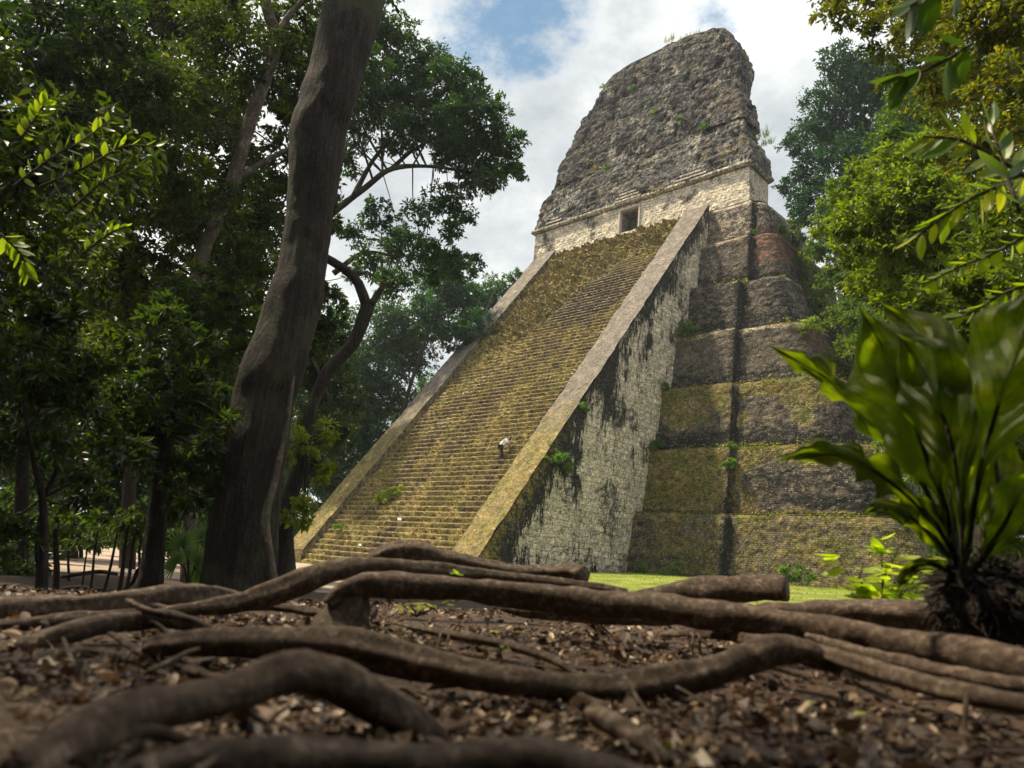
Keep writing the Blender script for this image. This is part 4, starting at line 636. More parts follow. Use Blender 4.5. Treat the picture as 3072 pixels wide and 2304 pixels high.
for i, (lab, pts, cut) in enumerate(ROOTS):
    P, R = path(pts); b = MB(); R = [r_*(1.05 if i < 3 else .94) for r_ in R]; Pc, Rc = tube(b, P, R, 26, .022, .30, 5, 100+i*3, blunt=cut == 2, lobes=3+i % 3, lob=lambda u: .07+.05*np.sin(u*17+i))
    rr_ = np.random.default_rng(900+i)
    for q_i in range(4 if len(pts) > 6 else 2):
        j = int(len(Pc)*rr_.uniform(.12, .9)); Rj = Rc[j]; tn = unit(Pc[min(j+2, len(Pc)-1)]-Pc[max(j-2, 0)]); sd_ = unit(np.cross(tn, [0, 0, 1.]))*rr_.choice([-1, 1]); e1 = Pc[j]+sd_*Rj*1.6+tn*Rj*rr_.uniform(1, 3)-np.array([0, 0, Rj*.5]); e2 = e1+sd_*Rj*rr_.uniform(1.5, 4)+tn*Rj*rr_.uniform(1, 4); e2[2] = min(e2[2], float(gz(e2[0], e2[1]))+.004); e3 = e2+sd_*Rj*2+tn*Rj*3; e3[2] = float(gz(e3[0], e3[1]))-.02
        if Pc[j][2]-float(gz(Pc[j][0], Pc[j][1])) > .09: continue
        RL.append([Pc[j], e1, e2, e3]); RLr.append([Rj*.42, Rj*.3, Rj*.2, Rj*.08])
    V = b.v[0]; n_ = fbm(V, 24, 3, 140+i)-.5; V += (n_*.012)[:, None]*unit(V-np.repeat(np.vstack([Pc[:1], Pc, Pc[-1:]]), 26, 0)); nm = 'cut_log' if 'log' in lab else 'tree_root'
    for a_, r_a in zip(RL, RLr) if nm == 'tree_root' else (): tube(b, a_, r_a, 9, .02, .3, 14, i)
    RL, RLr = [], []
    shift(b, P[0]); o = b.build(nm, M_root, smooth=True); o.location = tuple(P[0]); tag(o, lab, 'log' if 'log' in lab else 'root', None if 'log' in lab else 'surface roots in the foreground')
TW = [('thin twig leaning on the sagging middle root', [(1875, 2030, 6, 1.95), (1905, 2085, 6, 1.85), (1945, 2140, 5, 1.75)]), ('forked twig standing in the litter at the left', [(190, 1915, 6, 2.4), (215, 1985, 8, 2.2), (250, 2040, 10, 2.05), (262, 2100, 9, 1.9)]), ('thin twig at the lower edge of the middle root', [(2030, 2060, 4, 2.0), (2100, 2100, 4, 1.9), (2160, 2130, 4, 1.8)]), ('slender twig lying right of the short root stub', [(1930, 2180, 9, 1.5), (1955, 2230, 9, 1.45), (1975, 2290, 8, 1.4)]), ('bent twig at the end of the middle root, left', [(600, 1945, 5, 2.1), (560, 1960, 8, 2.1), (500, 1990, 9, 2.05), (450, 2010, 6, 2.0)])]
for lab, pts in TW:
    P, R = path(pts); b = MB(); tube(b, P, R, 8, .02, .2, 20, 7); shift(b, P[0]); o = b.build('twig', M_root, smooth=True); o.location = tuple(P[0]); tag(o, lab, 'twig')
# surface roots out in the clearing
for i, (lab, pts) in enumerate([('thin curving root lying in the clearing, nearest the forked sapling', [(185, 1730, 6, 11), (240, 1722, 6, 11), (300, 1715, 6, 11.4), (350, 1722, 5, 11)]), ('thin curving root looping up beside the short brown trunk', [(370, 1770, 5, 10), (400, 1745, 6, 10), (412, 1712, 6, 10), (440, 1695, 6, 10)]), ('thin curving root low across the clearing', [(170, 1772, 6, 10), (230, 1762, 6, 10), (290, 1768, 6, 10), (350, 1775, 5, 10)])]):
    P, R = path(pts); b = MB(); tube(b, P, R, 8, .1, .1, 4, i); shift(b, P[0]); o = b.build('tree_root', M_bark, smooth=True); o.location = tuple(P[0]); tag(o, lab, 'root', 'thin roots in the clearing')
# thin saplings in the clearing
for i, (x0, y0, x1, y1, rr, hd) in enumerate([(283, 1655, 264, 1800, 5, 10), (340, 1660, 300, 1800, 6, 9.5), (374, 1640, 352, 1800, 8, 9), (398, 1640, 372, 1800, 7, 9), (255, 1690, 234, 1800, 4, 10.5), (418, 1650, 415, 1770, 6, 12), (205, 1660, 200, 1780, 5, 13), (110, 1620, 118, 1800, 12, 9), (165, 1600, 168, 1800, 11, 9.5)]):
    G = down(x1, y1, hd); P = [G-np.array([0, 0, .1]), at((x0+x1)/2+4, (y0+y1)/2, hd), at(x0, y0, hd), at(x0+20, y0-110, hd)]; root = empty('sapling', G)
    tag(root, ['thin bare sapling stem leaning in the clearing', 'thin bare sapling stem leaning in the clearing', 'darker pair stem in the clearing nearest the short brown trunk, left one', 'darker pair stem in the clearing nearest the short brown trunk, right one', 'thin bare sapling stem leaning in the clearing', 'upright far stem just left of the short brown trunk', 'thin bare sapling stem leaning in the clearing', 'thicker shaded stem left of the forked sapling', 'thicker shaded stem right of the forked sapling'][i], 'sapling', 'saplings in the clearing')
    b = MB(); r_ = wr(rr*.8, P[1]); tube(b, P, [r_*1.2, r_, r_*.8, r_*.5], 7, .2, .1, 4, i); shift(b, G); b.build('stem', M_bark, root, smooth=True)
    crown('foliage', [PB(x0+10, y0-80, 42, hd, .9)], .09, root, G, 1.3, DK0, (.06, .09, .012))
# ------------------------------------------------------------------ curled leaf grids
def leafgrid(C, d, up, Ln, Wd, curl, fold, nt=5, ns=3, outl=None):
    """C,d,up (n,3); returns quads (n*(nt-1)*(ns-1),4,3)"""
    n = len(C); d = unit(d); s = unit(np.cross(d, up)); up = np.cross(s, d); t = np.linspace(0, 1, nt); w = np.linspace(-1, 1, ns)
    W = (np.sin(math.pi*np.clip(t**.85, 0, 1)))**.8 if outl is None else outl(t)
    Ln = np.broadcast_to(Ln, n)[:, None, None, None]; Wd = np.broadcast_to(Wd, n)[:, None, None, None]; curl = np.broadcast_to(curl, n)[:, None, None, None]; fold = np.broadcast_to(fold, n)[:, None, None, None]
    T, Wg = np.meshgrid(t, w, indexing='ij'); T = T[None, ..., None]; Wg = (Wg*W[:, None])[None, ..., None]
    P = C[:, None, None]+d[:, None, None]*Ln*(T-.25*np.abs(curl)*T*T)+s[:, None, None]*Wd*.5*Wg+up[:, None, None]*(np.abs(Wg)*Wd*.5*fold+Ln*curl*(T-.5)**2)
    q = np.stack([P[:, :-1, :-1], P[:, :-1, 1:], P[:, 1:, 1:], P[:, 1:, :-1]], 3); return q.reshape(-1, 4, 3)
n = 36000; az = rng.uniform(-.85, .75, n); dd = rng.uniform(.35, 1, n)**.6*6.2; dd[:18000] = rng.uniform(.8, 3.2, 18000)
fx = CAM[0]-np.sin(YAW+az)*dd; fy = CAM[1]+np.cos(YAW+az)*dd; cl = fbm(np.stack([fx, fy, fx*0], -1), 1.8, 3, 201); keep = cl > rng.uniform(.22, .60, n); fx, fy = fx[keep], fy[keep]; n = len(fx)
C = np.stack([fx, fy, gz(fx, fy)+rng.uniform(.002, .03, n)], -1); th = rng.uniform(0, 6.28, n); d = np.stack([np.cos(th), np.sin(th), rng.normal(.05, .28, n)], -1); up = unit(rng.normal(0, .38, (n, 3))+np.array([0, 0, 1.]))
Ll = .012+.070*rng.beta(1.2, 3.2, n)+(rng.uniform(size=n) < .05)*rng.uniform(.03, .06, n); q = leafgrid(C, d, up, Ll, Ll*rng.uniform(.35, .6, n), rng.uniform(-.8, 1.6, n), rng.uniform(-.5, 1.0, n)); k = rng.uniform(0, 1, (n, 1)); pal = np.array([(.030, .017, .010), (.080, .048, .027), (.19, .125, .075), (.37, .275, .18), (.58, .47, .35)])
ci = np.clip((rng.beta(1.3, 2.6, n)*5).astype(int), 0, 4); cc = pal[ci]*rng.uniform(.75, 1.2, (n, 1)); cc[rng.uniform(size=n) < .006] = (.20, .22, .03); cc = np.repeat(cc, 8, 0)
M_dry = leafmat('dry_leaf', .12, .4, .55, (1.2, 1, .8)); o = quadmesh('leaf_litter', q, cc, M_dry, smooth=True); tag(o, 'brown dry leaves covering the forest floor between the roots', 'leaf litter', kind='stuff')
n = 5000; az = rng.uniform(-.85, .75, n); dd = rng.uniform(.8, 5, n); fx = CAM[0]-np.sin(YAW+az)*dd; fy = CAM[1]+np.cos(YAW+az)*dd; C = np.stack([fx, fy, gz(fx, fy)+.008], -1); th = rng.uniform(0, 6.28, n)
d = unit(np.stack([np.cos(th), np.sin(th), rng.normal(0, .15, n)], -1)); ln = rng.uniform(.03, .14, n)[:, None]; s = unit(np.cross(d, [0, 0, 1.]))*.0016*rng.uniform(.6, 1.8, (n, 1)); q = np.stack([C-s, C+s, C+d*ln+s*.5+np.array([0, 0, .004]), C+d*ln-s*.5+np.array([0, 0, .004])], 1)
o = quadmesh('fallen_twigs', q, np.repeat([[.16, .11, .07]], n, 0), M_dry); tag(o, 'fine broken twigs scattered among the dry leaves', 'twigs', kind='stuff')
# ------------------------------------------------------------------ near leafy sprays
def spray(name, lab, cat, stem, rr, npair, llen, wid, c0, c1, hd, spread=.9, group=None, curl=.25, droop=-.25, seed=0, both=True):
    r = np.random.default_rng(seed); P, R = path([(x, y, rr*(1-.7*i/len(stem)), h) for i, (x, y, h) in enumerate(stem)]); root = empty(name, P[0]); tag(root, lab, cat, group)
    b = MB(); Pc, Rc = tube(b, P, R, 7, .03, .1, 10, 1); shift(b, P[0]); b.build('stem', M_barkp, root, smooth=True)
    ts = np.linspace(.12, 1, npair); Cs, ds, us, ls = [], [], [], []
    for t_ in ts:
        j = min(len(Pc)-2, int(t_*(len(Pc)-1))); T = unit(Pc[j+1]-Pc[j]); side = unit(np.cross(T, _F)); 
        for sg in ((-1, 1) if both else (r.choice([-1, 1]),)):
            dv = unit(T*(.55+.4*t_)+side*sg*spread*(1.1-t_*.5)+r.normal(0, .16, 3)+np.array([0, 0, droop])); Cs.append(Pc[j]); ds.append(dv); us.append(unit(-_F*.5+np.array([0, 0, .9])+r.normal(0, .3, 3))); ls.append(llen*r.uniform(.75, 1.15))
    Cs, ds, us, ls = map(np.array, (Cs, ds, us, ls)); q = leafgrid(Cs-P[0], ds, us, ls, ls*wid, curl*r.uniform(.3, 1.5, len(ls)), .22, 9, 5); k = np.repeat(r.uniform(0, 1, (len(ls), 1)), 32, 0)
    quadmesh('foliage', q, np.array(c0)*(1-k)+np.array(c1)*k, M_leafn, root, smooth=True)
YG0, YG1 = (.06, .10, .010), (.17, .20, .016)
spray('leafy_branch', 'near branch with long bright leaves pointing left, upper of the pair at right', 'branch', [(3120, 560, 3.6), (3000, 480, 3.6), (2880, 420, 3.5), (2770, 410, 3.5)], 7, 8, .17, .34, (.04, .08, .012), YG1, 3.5, seed=1)
spray('leafy_branch', 'near branch with yellow green leaves hanging left, lower of the pair at right', 'branch', [(3110, 500, 3.7), (2990, 560, 3.7), (2890, 610, 3.6), (2790, 680, 3.6), (2745, 720, 3.6)], 7, 8, .14, .36, YG0, (.24, .24, .018), 3.6, seed=2, droop=-.4)
spray('leafy_branch', 'dark broad leaves silhouetted near the top right', 'branch', [(2920, 130, 3.4), (2820, 190, 3.4), (2740, 225, 3.4), (2700, 240, 3.4)], 6, 4, .19, .38, (.012, .028, .006), (.035, .06, .010), 3.4, seed=3, droop=-.5)
spray('leafy_branch', 'big dark leaves hanging from the top edge near the right', 'branch', [(2880, -80, 3.2), (2800, -30, 3.2), (2730, 20, 3.2)], 6, 3, .2, .45, (.012, .028, .006), (.04, .07, .010), 3.2, seed=4, droop=-.5)
spray('leafy_branch', 'round leaved yellow green twig left of the right edge, above the big plant', 'branch', [(3090, 700, 4.3), (2980, 760, 4.3), (2880, 800, 4.3), (2780, 850, 4.3)], 5, 9, .085, .62, YG0, YG1, 4.3, seed=5)
spray('leafy_branch', 'small round leaved twig hanging at the right edge over the big plant', 'branch', [(3110, 850, 4.1), (3010, 880, 4.1), (2930, 930, 4.1), (2850, 960, 4.1)], 5, 8, .08, .6, YG0, YG1, 4.1, seed=6)
spray('leafy_branch', 'upright long leaves at the right edge of the view', 'branch', [(3060, 640, 3.4), (3020, 520, 3.4), (2990, 430, 3.4), (2975, 380, 3.4)], 6, 4, .17, .32, (.03, .07, .012), (.10, .15, .02), 3.4, seed=7, droop=.3)
spray('leafy_branch', 'two bright leaves entering at the top left corner', 'branch', [(-70, 5, 2.4), (-40, 25, 2.4), (-15, 38, 2.4)], 4, 1, .075, .42, (.20, .22, .01), (.26, .26, .012), 2.4, seed=8, spread=.5)
for j, (st, sd_) in enumerate([([(40, 560, 6.6), (160, 470, 6.4), (250, 420, 6.3), (330, 360, 6.2)], 21), ([(120, 560, 6.6), (260, 500, 6.4), (370, 440, 6.2), (480, 440, 6.1)], 22), ([(60, 420, 6.8), (110, 350, 6.7), (140, 300, 6.6)], 23), ([(200, 640, 6.6), (320, 540, 6.4), (430, 500, 6.3)], 24), ([(0, 700, 6.2), (60, 760, 6.2), (90, 830, 6.2)], 25), ([(250, 760, 7.5), (330, 700, 7.4), (380, 680, 7.3)], 26)]):
    spray('leafy_branch', ['bright spray of leaves in the left foliage, topmost pointing right', 'longest bright spray of leaves reaching right in the left foliage', 'small upright bright spray high in the left foliage', 'bright spray just under the longest one at the left', 'yellowish spray drooping at the left edge', 'lowest bright spray pointing right among dark leaves'][j], 'branch', st, 4, 11, .12, .42, (.07, .105, .012), (.19, .23, .018), 6.5, seed=sd_, group='bright leaf sprays at the left')
# seedlings
def seedling(lab, base, stems, llen, n, c0, c1, seed, hd):
    r = np.random.default_rng(seed); G = at(*base, hd); root = empty('seedling', G); tag(root, lab, 'seedling'); b = MB(); Cs, ds, us, ls = [], [], [], []
    for (x, y) in stems:
        T_ = at(x, y, hd+r.uniform(-.12, .12)); M_ = (G+T_)/2+r.normal(0, .02, 3); Pc, _ = tube(b, [G, M_, T_], [.004, .003, .002], 6, .03, 0); 
        for j in range(n):
            q_ = Pc[int(len(Pc)*(.45+.54*(j+1)/n))-1]; a = r.uniform(0, 6.28); dv = np.array([math.cos(a), math.sin(a), r.uniform(-.25, .25)])+_R*r.choice([-1, 1])*.7; Cs.append(q_); ds.append(dv); us.append(unit(np.array([0, 0, 1.])-_F*.3+r.normal(0, .2, 3))); ls.append(llen*r.uniform(.7, 1.15))
    Cs, ds, us, ls = map(np.array, (Cs, ds, us, ls)); q = leafgrid(Cs-G, ds, us, ls, ls*.46, .25, .2, 7, 5); k = np.repeat(r.uniform(0, 1, (len(ls), 1)), 24, 0)
    shift(b, G); b.build('stem', M_bark, root, smooth=True); quadmesh('foliage', q, np.array(c0)*(1-k)+np.array(c1)*k, M_leafn, root, smooth=True)
seedling('bright yellow green seedlings glowing beside the big leaved plant', (2640, 1850), [(2640, 1600), (2590, 1690), (2700, 1640), (2740, 1690), (2560, 1730), (2660, 1700), (2600, 1750), (2720, 1740), (2505, 1650), (2780, 1700), (2680, 1760), (2630, 1780), (2560, 1790), (2750, 1770), (2690, 1800)], .115, 7, (.18, .24, .012), (.34, .38, .02), 31, 3.7)
seedling('small leafy shoot right of the bright seedlings', (2800, 1800), [(2790, 1650), (2830, 1640)], .08, 3, (.13, .17, .012), (.22, .26, .015), 32, 3.9)
seedling('tiny yellow green shoot under the main root', (1250, 1850), [(1225, 1800), (1280, 1805), (1170, 1790), (1380, 1800)], .06, 4, (.20, .22, .012), (.28, .30, .02), 33, 3.35)
seedling('single green shoot poking above the crest roots', (1365, 1740), [(1360, 1722)], .05, 4, (.15, .22, .012), (.2, .26, .02), 34, 3.25)
seedling('tiny green sprout in the litter before the middle root', (1490, 1960), [(1490, 1940), (1505, 1935)], .035, 2, (.15, .22, .012), (.2, .26, .02), 35, 2.4)
# ------------------------------------------------------------------ fan palm
G = down(565, 1790, 10.8); palm = empty('fan_palm', G); tag(palm, 'low fan palm with spiky leaves between the short brown trunk and the thick trunk', 'palm')
for i, (x, y, rr, tilt) in enumerate([(550, 1640, 75, 1.2), (590, 1700, 80, .3), (530, 1690, 62, 2.4), (600, 1620, 60, .9), (560, 1740, 60, -.1), (610, 1760, 60, -.5)]):
    c_ = at(x, y, 10.5+.15*i); R_ = wr(rr, c_); na = 22; a = tilt+np.linspace(-2.1, 2.1, na); d = _R0[None]*np.cos(a)[:, None]+np.array([0, 0, 1.])*np.sin(a)[:, None]-_F[None]*np.cos(a*1.7)[:, None]*.35; r_ = np.random.default_rng(i)
    q = leafgrid(np.repeat([c_-G], na, 0), d, np.repeat([-_F+np.array([0, 0, .4])], na, 0), R_*r_.uniform(.8, 1.1, na), R_*.10, -.35, .5, 6, 3); f = quadmesh('frond', q, np.repeat([[.075, .12, .05]], len(q), 0), M_leafn, palm, smooth=True)
    b = MB(); tube(b, [np.zeros(3), (c_-G)*.5+np.array([0, 0, .15]), c_-G], [.014, .011, .008], 6, .1, 0); b.build('leaf_stalk', M_bark, palm, smooth=True)
# pale climbing root on the thick trunk's right side
P, R = path([(822, 1775, 20, 8.5), (812, 1690, 15, 8.5), (796, 1560, 13, 8.5), (822, 1450, 11, 8.55), (846, 1340, 9, 8.6), (866, 1230, 8, 8.65), (880, 1130, 5, 8.7)])
lt = bpy.data.objects['leaning_tree']; b = MB(); tube(b, P, R, 12, .06, .2, 5, 3); shift(b, np.array(lt.location)); b.build('climbing_root', M_barkp, lt, smooth=True)
# ------------------------------------------------------------------ big-leaved plant
m, t, p = newmat('big_leaf'); tc = t.nodes.new('ShaderNodeTexCoord'); sx = t.nodes.new('ShaderNodeSeparateXYZ'); L(t, tc.outputs['UV'], sx.inputs[0])
au = math_(t, 'ABSOLUTE', sx.outputs[0]); ph = math_(t, 'SUBTRACT', math_(t, 'MULTIPLY', sx.outputs[1], 9), math_(t, 'MULTIPLY', au, 2.6)); fr = math_(t, 'ABSOLUTE', math_(t, 'SUBTRACT', math_(t, 'FRACT', ph), .5))
vein = math_(t, 'SUBTRACT', 1, math_(t, 'MULTIPLY', fr, 9), clamp=True); mid = math_(t, 'SUBTRACT', 1, math_(t, 'MULTIPLY', au, 16), clamp=True); vv = math_(t, 'MAXIMUM', math_(t, 'MULTIPLY', vein, .8), mid)
nz = noise(t, tc.outputs['Object'], 9, 4, .6); base = ramp(t, nz, [(.3, (.022, .038, .005)), (.5, (.042, .064, .006)), (.72, (.10, .112, .009))])
col = mixc(t, vv, base, (.025, .04, .008)); L(t, col, p.inputs['Base Color']); p.inputs['Roughness'].default_value = .58; p.inputs['Specular IOR Level'].default_value = .3
bp = t.nodes.new('ShaderNodeBump'); bp.inputs['Distance'].default_value = .012; L(t, math_(t, 'ADD', math_(t, 'MULTIPLY', nz, .4), math_(t, 'SUBTRACT', math_(t, 'MULTIPLY', fr, 1.8), mid)), bp.inputs['Height']); L(t, bp.outputs[0], p.inputs['Normal'])
tr = t.nodes.new('ShaderNodeBsdfTranslucent'); L(t, mixc(t, 1, col, (3.6, 3.6, .45), 'MULTIPLY'), tr.inputs[0]); mx = t.nodes.new('ShaderNodeMixShader'); mx.inputs[0].default_value = .6; L(t, p.outputs[0], mx.inputs[1]); L(t, tr.outputs[0], mx.inputs[2]); L(t, mx.outputs[0], t.nodes['Material Output'].inputs[0]); M_big = m
PLB = at(2900, 1790, 2.75); plant = empty('big_leaved_plant', PLB); tag(plant, 'plant with huge backlit paddle leaves on a dark root clump at the right', 'plant')
BL = [  # spine in picture points with distance, half widths, roll of the blade
 ([(2860, 1680, 2.7), (2830, 1500, 2.65), (2760, 1320, 2.6), (2690, 1120, 2.55), (2575, 918, 2.5)], [4, 14, 100, 155, 0], .12),
 ([(2875, 1640, 2.85), (2850, 1400, 2.85), (2830, 1180, 2.9), (2770, 1020, 2.95), (2640, 908, 3.0)], [4, 18, 105, 100, 0], -.2),
 ([(2900, 1660, 2.7), (2940, 1420, 2.65), (3000, 1200, 2.6), (3070, 1000, 2.6), (3130, 830, 2.6)], [4, 24, 125, 150, 0], .25),
 ([(2860, 1650, 2.9), (2740, 1400, 2.85), (2590, 1230, 2.8), (2450, 1110, 2.75), (2312, 1040, 2.7)], [4, 16, 50, 44, 6], .4),
 ([(2870, 1680, 2.7), (2780, 1540, 2.6), (2630, 1420, 2.5), (2480, 1350, 2.45), (2350, 1380, 2.4)], [4, 34, 62, 44, 8], -.35),
 ([(2890, 1680, 2.6), (2880, 1450, 2.5), (2830, 1250, 2.45), (2760, 1090, 2.45), (2690, 1000, 2.45)], [6, 26, 95, 100, 0], .5),
 ([(2880, 1690, 2.85), (2850, 1560, 2.9), (2840, 1440, 2.95), (2850, 1330, 3.0)], [6, 40, 44, 0], -.1),
 ([(2930, 1700, 2.7), (3000, 1600, 2.65), (3060, 1480, 2.6), (3130, 1380, 2.55)], [6, 34, 60, 0], .2),
 ([(2860, 1690, 2.75), (2790, 1600, 2.7), (2720, 1540, 2.65), (2640, 1520, 2.6), (2590, 1545, 2.6)], [5, 30, 36, 22, 0], -.5),
 ([(2940, 1660, 2.8), (2990, 1500, 2.85), (2990, 1380, 2.9), (2940, 1260, 2.9), (2900, 1190, 2.9)], [5, 40, 60, 55, 0], -.4),
 ([(2850, 1710, 2.7), (2780, 1690, 2.65), (2720, 1720, 2.6), (2690, 1780, 2.6)], [4, 18, 20, 0], .9)]
for i, (sp_, hw, roll) in enumerate(BL):
    P = np.array([at(*q) for q in sp_]); H = np.array([wr(h, P[j]) for j, h in enumerate(hw)]); Pc, Hc = catmull(P, np.maximum(H, .0004), .02); n = len(Pc); T = unit(np.gradient(Pc, axis=0)); vis = unit(Pc-CAM); S = unit(np.cross(T, vis)); Nn = np.cross(S, T)
    ns = 17; w = np.linspace(-1, 1, ns); tt = np.linspace(0, 1, n); r_ = np.random.default_rng(300+i); S2 = S*math.cos(roll)+Nn*math.sin(roll)
    edge = 1+.10*np.sin(tt*21+i)[:, None]*np.abs(w)[None]+.16*(fbm(np.stack([tt[:, None]*9+0*w, 0*tt[:, None]+np.sign(w)*3+i, 0*tt[:, None]+0*w], -1), 1, 3, 310+i)-.5)*np.abs(w)
    if i in (3, 4): edge = edge-.55*np.abs(w)*(fbm(np.stack([tt[:, None]*22+0*w, 0*tt[:, None]+np.sign(w)*3+i, 0*tt[:, None]+0*w], -1), 1, 2, 320+i) > .56)
    X_ = Hc[:, None]/max(.2, math.cos(roll)); V = Pc[:, None]+S2[:, None]*(X_*w*edge)[..., None]+Nn[:, None]*((X_*w*w*.35)+.022*np.sin(tt*26+i)[:, None]*np.abs(w)*np.sign(w+.01)+.014*np.sin(w*5+tt[:, None]*16)+.05*(fbm(np.stack([tt[:, None]*11+0*w, w+0*tt[:, None]*1., 0*tt[:, None]+0*w+i], -1), 1.6, 3, 330)-.5)*np.minimum(1, X_*12))[..., None]
    b = MB(); b.grid(V-PLB, None, np.stack([np.broadcast_to(w, (n, ns)), np.broadcast_to(tt[:, None]*n*.02/.9, (n, ns))], -1)); lf = b.build('leaf', M_big, plant, smooth=True)
    b = MB(); tube(b, [at(2880+10*i-40, 1770, 2.7)-PLB, (Pc[0]-PLB)]+[Pc[int(n*f)]-PLB+Nn[int(n*f)]*.004 for f in (.2, .4, .7, .95)], [.012, .011, .009, .007, .004, .001], 7, .05, 0); b.build('leaf_stalk', M_bark, plant, smooth=True)
b = MB(); c_ = at(2960, 1765, 2.8); U_, V_ = np.meshgrid(np.linspace(0, math.pi, 30), np.linspace(0, 2*math.pi, 48, endpoint=False), indexing='ij'); D = np.stack([np.sin(U_)*np.cos(V_), np.sin(U_)*np.sin(V_), np.cos(U_)], -1)
Rb = wr(135, c_); Pp = c_+D*Rb*np.array([1.1, 1.1, .75])*(.75+.6*fbm(D, 4, 5, 77, .7))[..., None]-np.array([0, 0, .05]); b.grid(Pp-PLB, None, None, closed=True)
r_ = np.random.default_rng(5)
for k in range(1100):
    v = unit(r_.normal(size=3)); v[2] *= .8; s0 = c_+v*Rb*.66; e = s0+v*Rb*r_.uniform(.25, .75)+np.array([0, 0, -.05])+r_.normal(0, .03, 3); tube(b, [s0-PLB, (s0+e)/2-PLB+r_.normal(0, .012, 3), e-PLB], [.004, .003, .001], 4, .05, 0)
b.build('root_clump', simple('fibrous_roots', (.016, .010, .007), .95, 30, .01, .6), plant)
# ------------------------------------------------------------------ person on the stairs, bending to the right
zn = 20; yN = zn*TT+.12; zN = (zn+1)*RT+.03
def onstep(px, py, y):
    v = ray(px, py); return CAM+v*((y-CAM[1])/v[1])
PP = onstep(1500, 1377, yN); PP[2] = zN; PP[1] = yN
pers = empty('person', PP); tag(pers, 'person in white shirt and black trousers bending forward on the stairway', 'person')
FW = np.array([_R0[0], _R0[1], 0]); FW = unit(FW*1.0+np.array([.25, 0, 0])); LT = np.array([-FW[1], FW[0], 0])
def J(f, l, z): return tuple(FW*f+LT*l+np.array([0, 0, z]))
def skinned(name, verts, edges, radii, mat, parent, rootv=0, lv=2):
    me = bpy.data.meshes.new(name); me.from_pydata(verts, edges, []); me.materials.append(mat); o = bpy.data.objects.new(name, me); COL.objects.link(o); o.parent = parent
    md = o.modifiers.new('skin', 'SKIN'); md.use_smooth_shade = True
    if not me.skin_vertices: return o
    for i, r in enumerate(radii): me.skin_vertices[0].data[i].radius = (r if isinstance(r, tuple) else (r, r))
    me.skin_vertices[0].data[rootv].use_root = True; s_ = o.modifiers.new('sub', 'SUBSURF'); s_.levels = lv; s_.render_levels = lv; return o
skin_m = simple('brown_skin', (.16, .085, .05), .6); shirt_m = simple('white_shirt', (.8, .8, .82), .8, 14, .01, .06); trous_m = simple('black_trousers', (.016, .017, .022), .8, 14, .01, .3); hair_m = simple('black_hair', (.012, .010, .010), .6)
HIP, CH, NK = J(-.02, 0, .92), J(.26, 0, 1.22), J(.42, 0, 1.36); SL_, SR_ = J(.36, .19, 1.30), J(.36, -.19, 1.30)
V = [HIP, J(.12, 0, 1.08), CH, NK, J(.50, 0, 1.42), J(.58, 0, 1.44), SL_, J(.46, .22, 1.03), J(.62, .16, .84), J(.70, .14, .78), SR_, J(.46, -.22, 1.03), J(.66, -.14, .86), J(.74, -.12, .80), J(-.02, .1, .86), J(.03, .11, .48), J(-.02, .11, .08), J(.12, .12, .04), J(-.02, -.1, .86), J(.10, -.11, .50), J(.06, -.11, .10), J(.20, -.12, .05)]
E_ = [(0, 1), (1, 2), (2, 3), (3, 4), (4, 5), (2, 6), (6, 7), (7, 8), (8, 9), (2, 10), (10, 11), (11, 12), (12, 13), (0, 14), (14, 15), (15, 16), (16, 17), (0, 18), (18, 19), (19, 20), (20, 21)]
RD = [.13, .12, .13, .055, .085, .10, .055, .042, .03, .035, .055, .042, .03, .035, .085, .06, .04, .04, .085, .06, .04, .04]
skinned('body', V, E_, RD, skin_m, pers)
skinned('shirt', [J(-.06, 0, .88), J(.10, 0, 1.07), J(.25, 0, 1.22), J(.37, 0, 1.32), J(.36, .19, 1.30), J(.44, .225, 1.08), J(.36, -.19, 1.30), J(.44, -.225, 1.08)], [(0, 1), (1, 2), (2, 3), (2, 4), (4, 5), (2, 6), (6, 7)], [.19, .20, .21, .12, .11, .10, .11, .10], shirt_m, pers)
skinned('trousers', [J(-.03, 0, .93), J(-.02, .1, .84), J(.03, .11, .48), J(-.02, .11, .06), J(-.02, -.1, .84), J(.10, -.11, .50), J(.06, -.11, .07)], [(0, 1), (1, 2), (2, 3), (0, 4), (4, 5), (5, 6)], [.17, .15, .115, .10, .15, .115, .10], trous_m, pers)
skinned('hair', [J(.52, 0, 1.48), J(.59, 0, 1.50), J(.63, 0, 1.46)], [(0, 1), (1, 2)], [.11, .125, .095], hair_m, pers)
for sg in (-1, 1): skinned('shoe', [J(.0+.06*(sg < 0), .11*sg, .035), J(.18+.06*(sg < 0), .12*sg, .03)], [(0, 1)], [.05, .04], hair_m, pers, lv=1)
b = MB()
for (hx, hl, hz) in ((.70, .14, .78), (.74, -.12, .80)):
    b = MB()
    for k in range(5): s0 = np.array(J(hx+.01, hl+(k-2)*.016, hz-.02)); e = s0+FW*.05+np.array([0, 0, -.06+.01*abs(k-2)])+LT*(.02*(k-2)*.5); tube(b, [s0, (s0+e)/2+FW*.008, e], [.010, .009, .007], 6, .02, 0)
    b.build('hand', skin_m, pers, smooth=True)
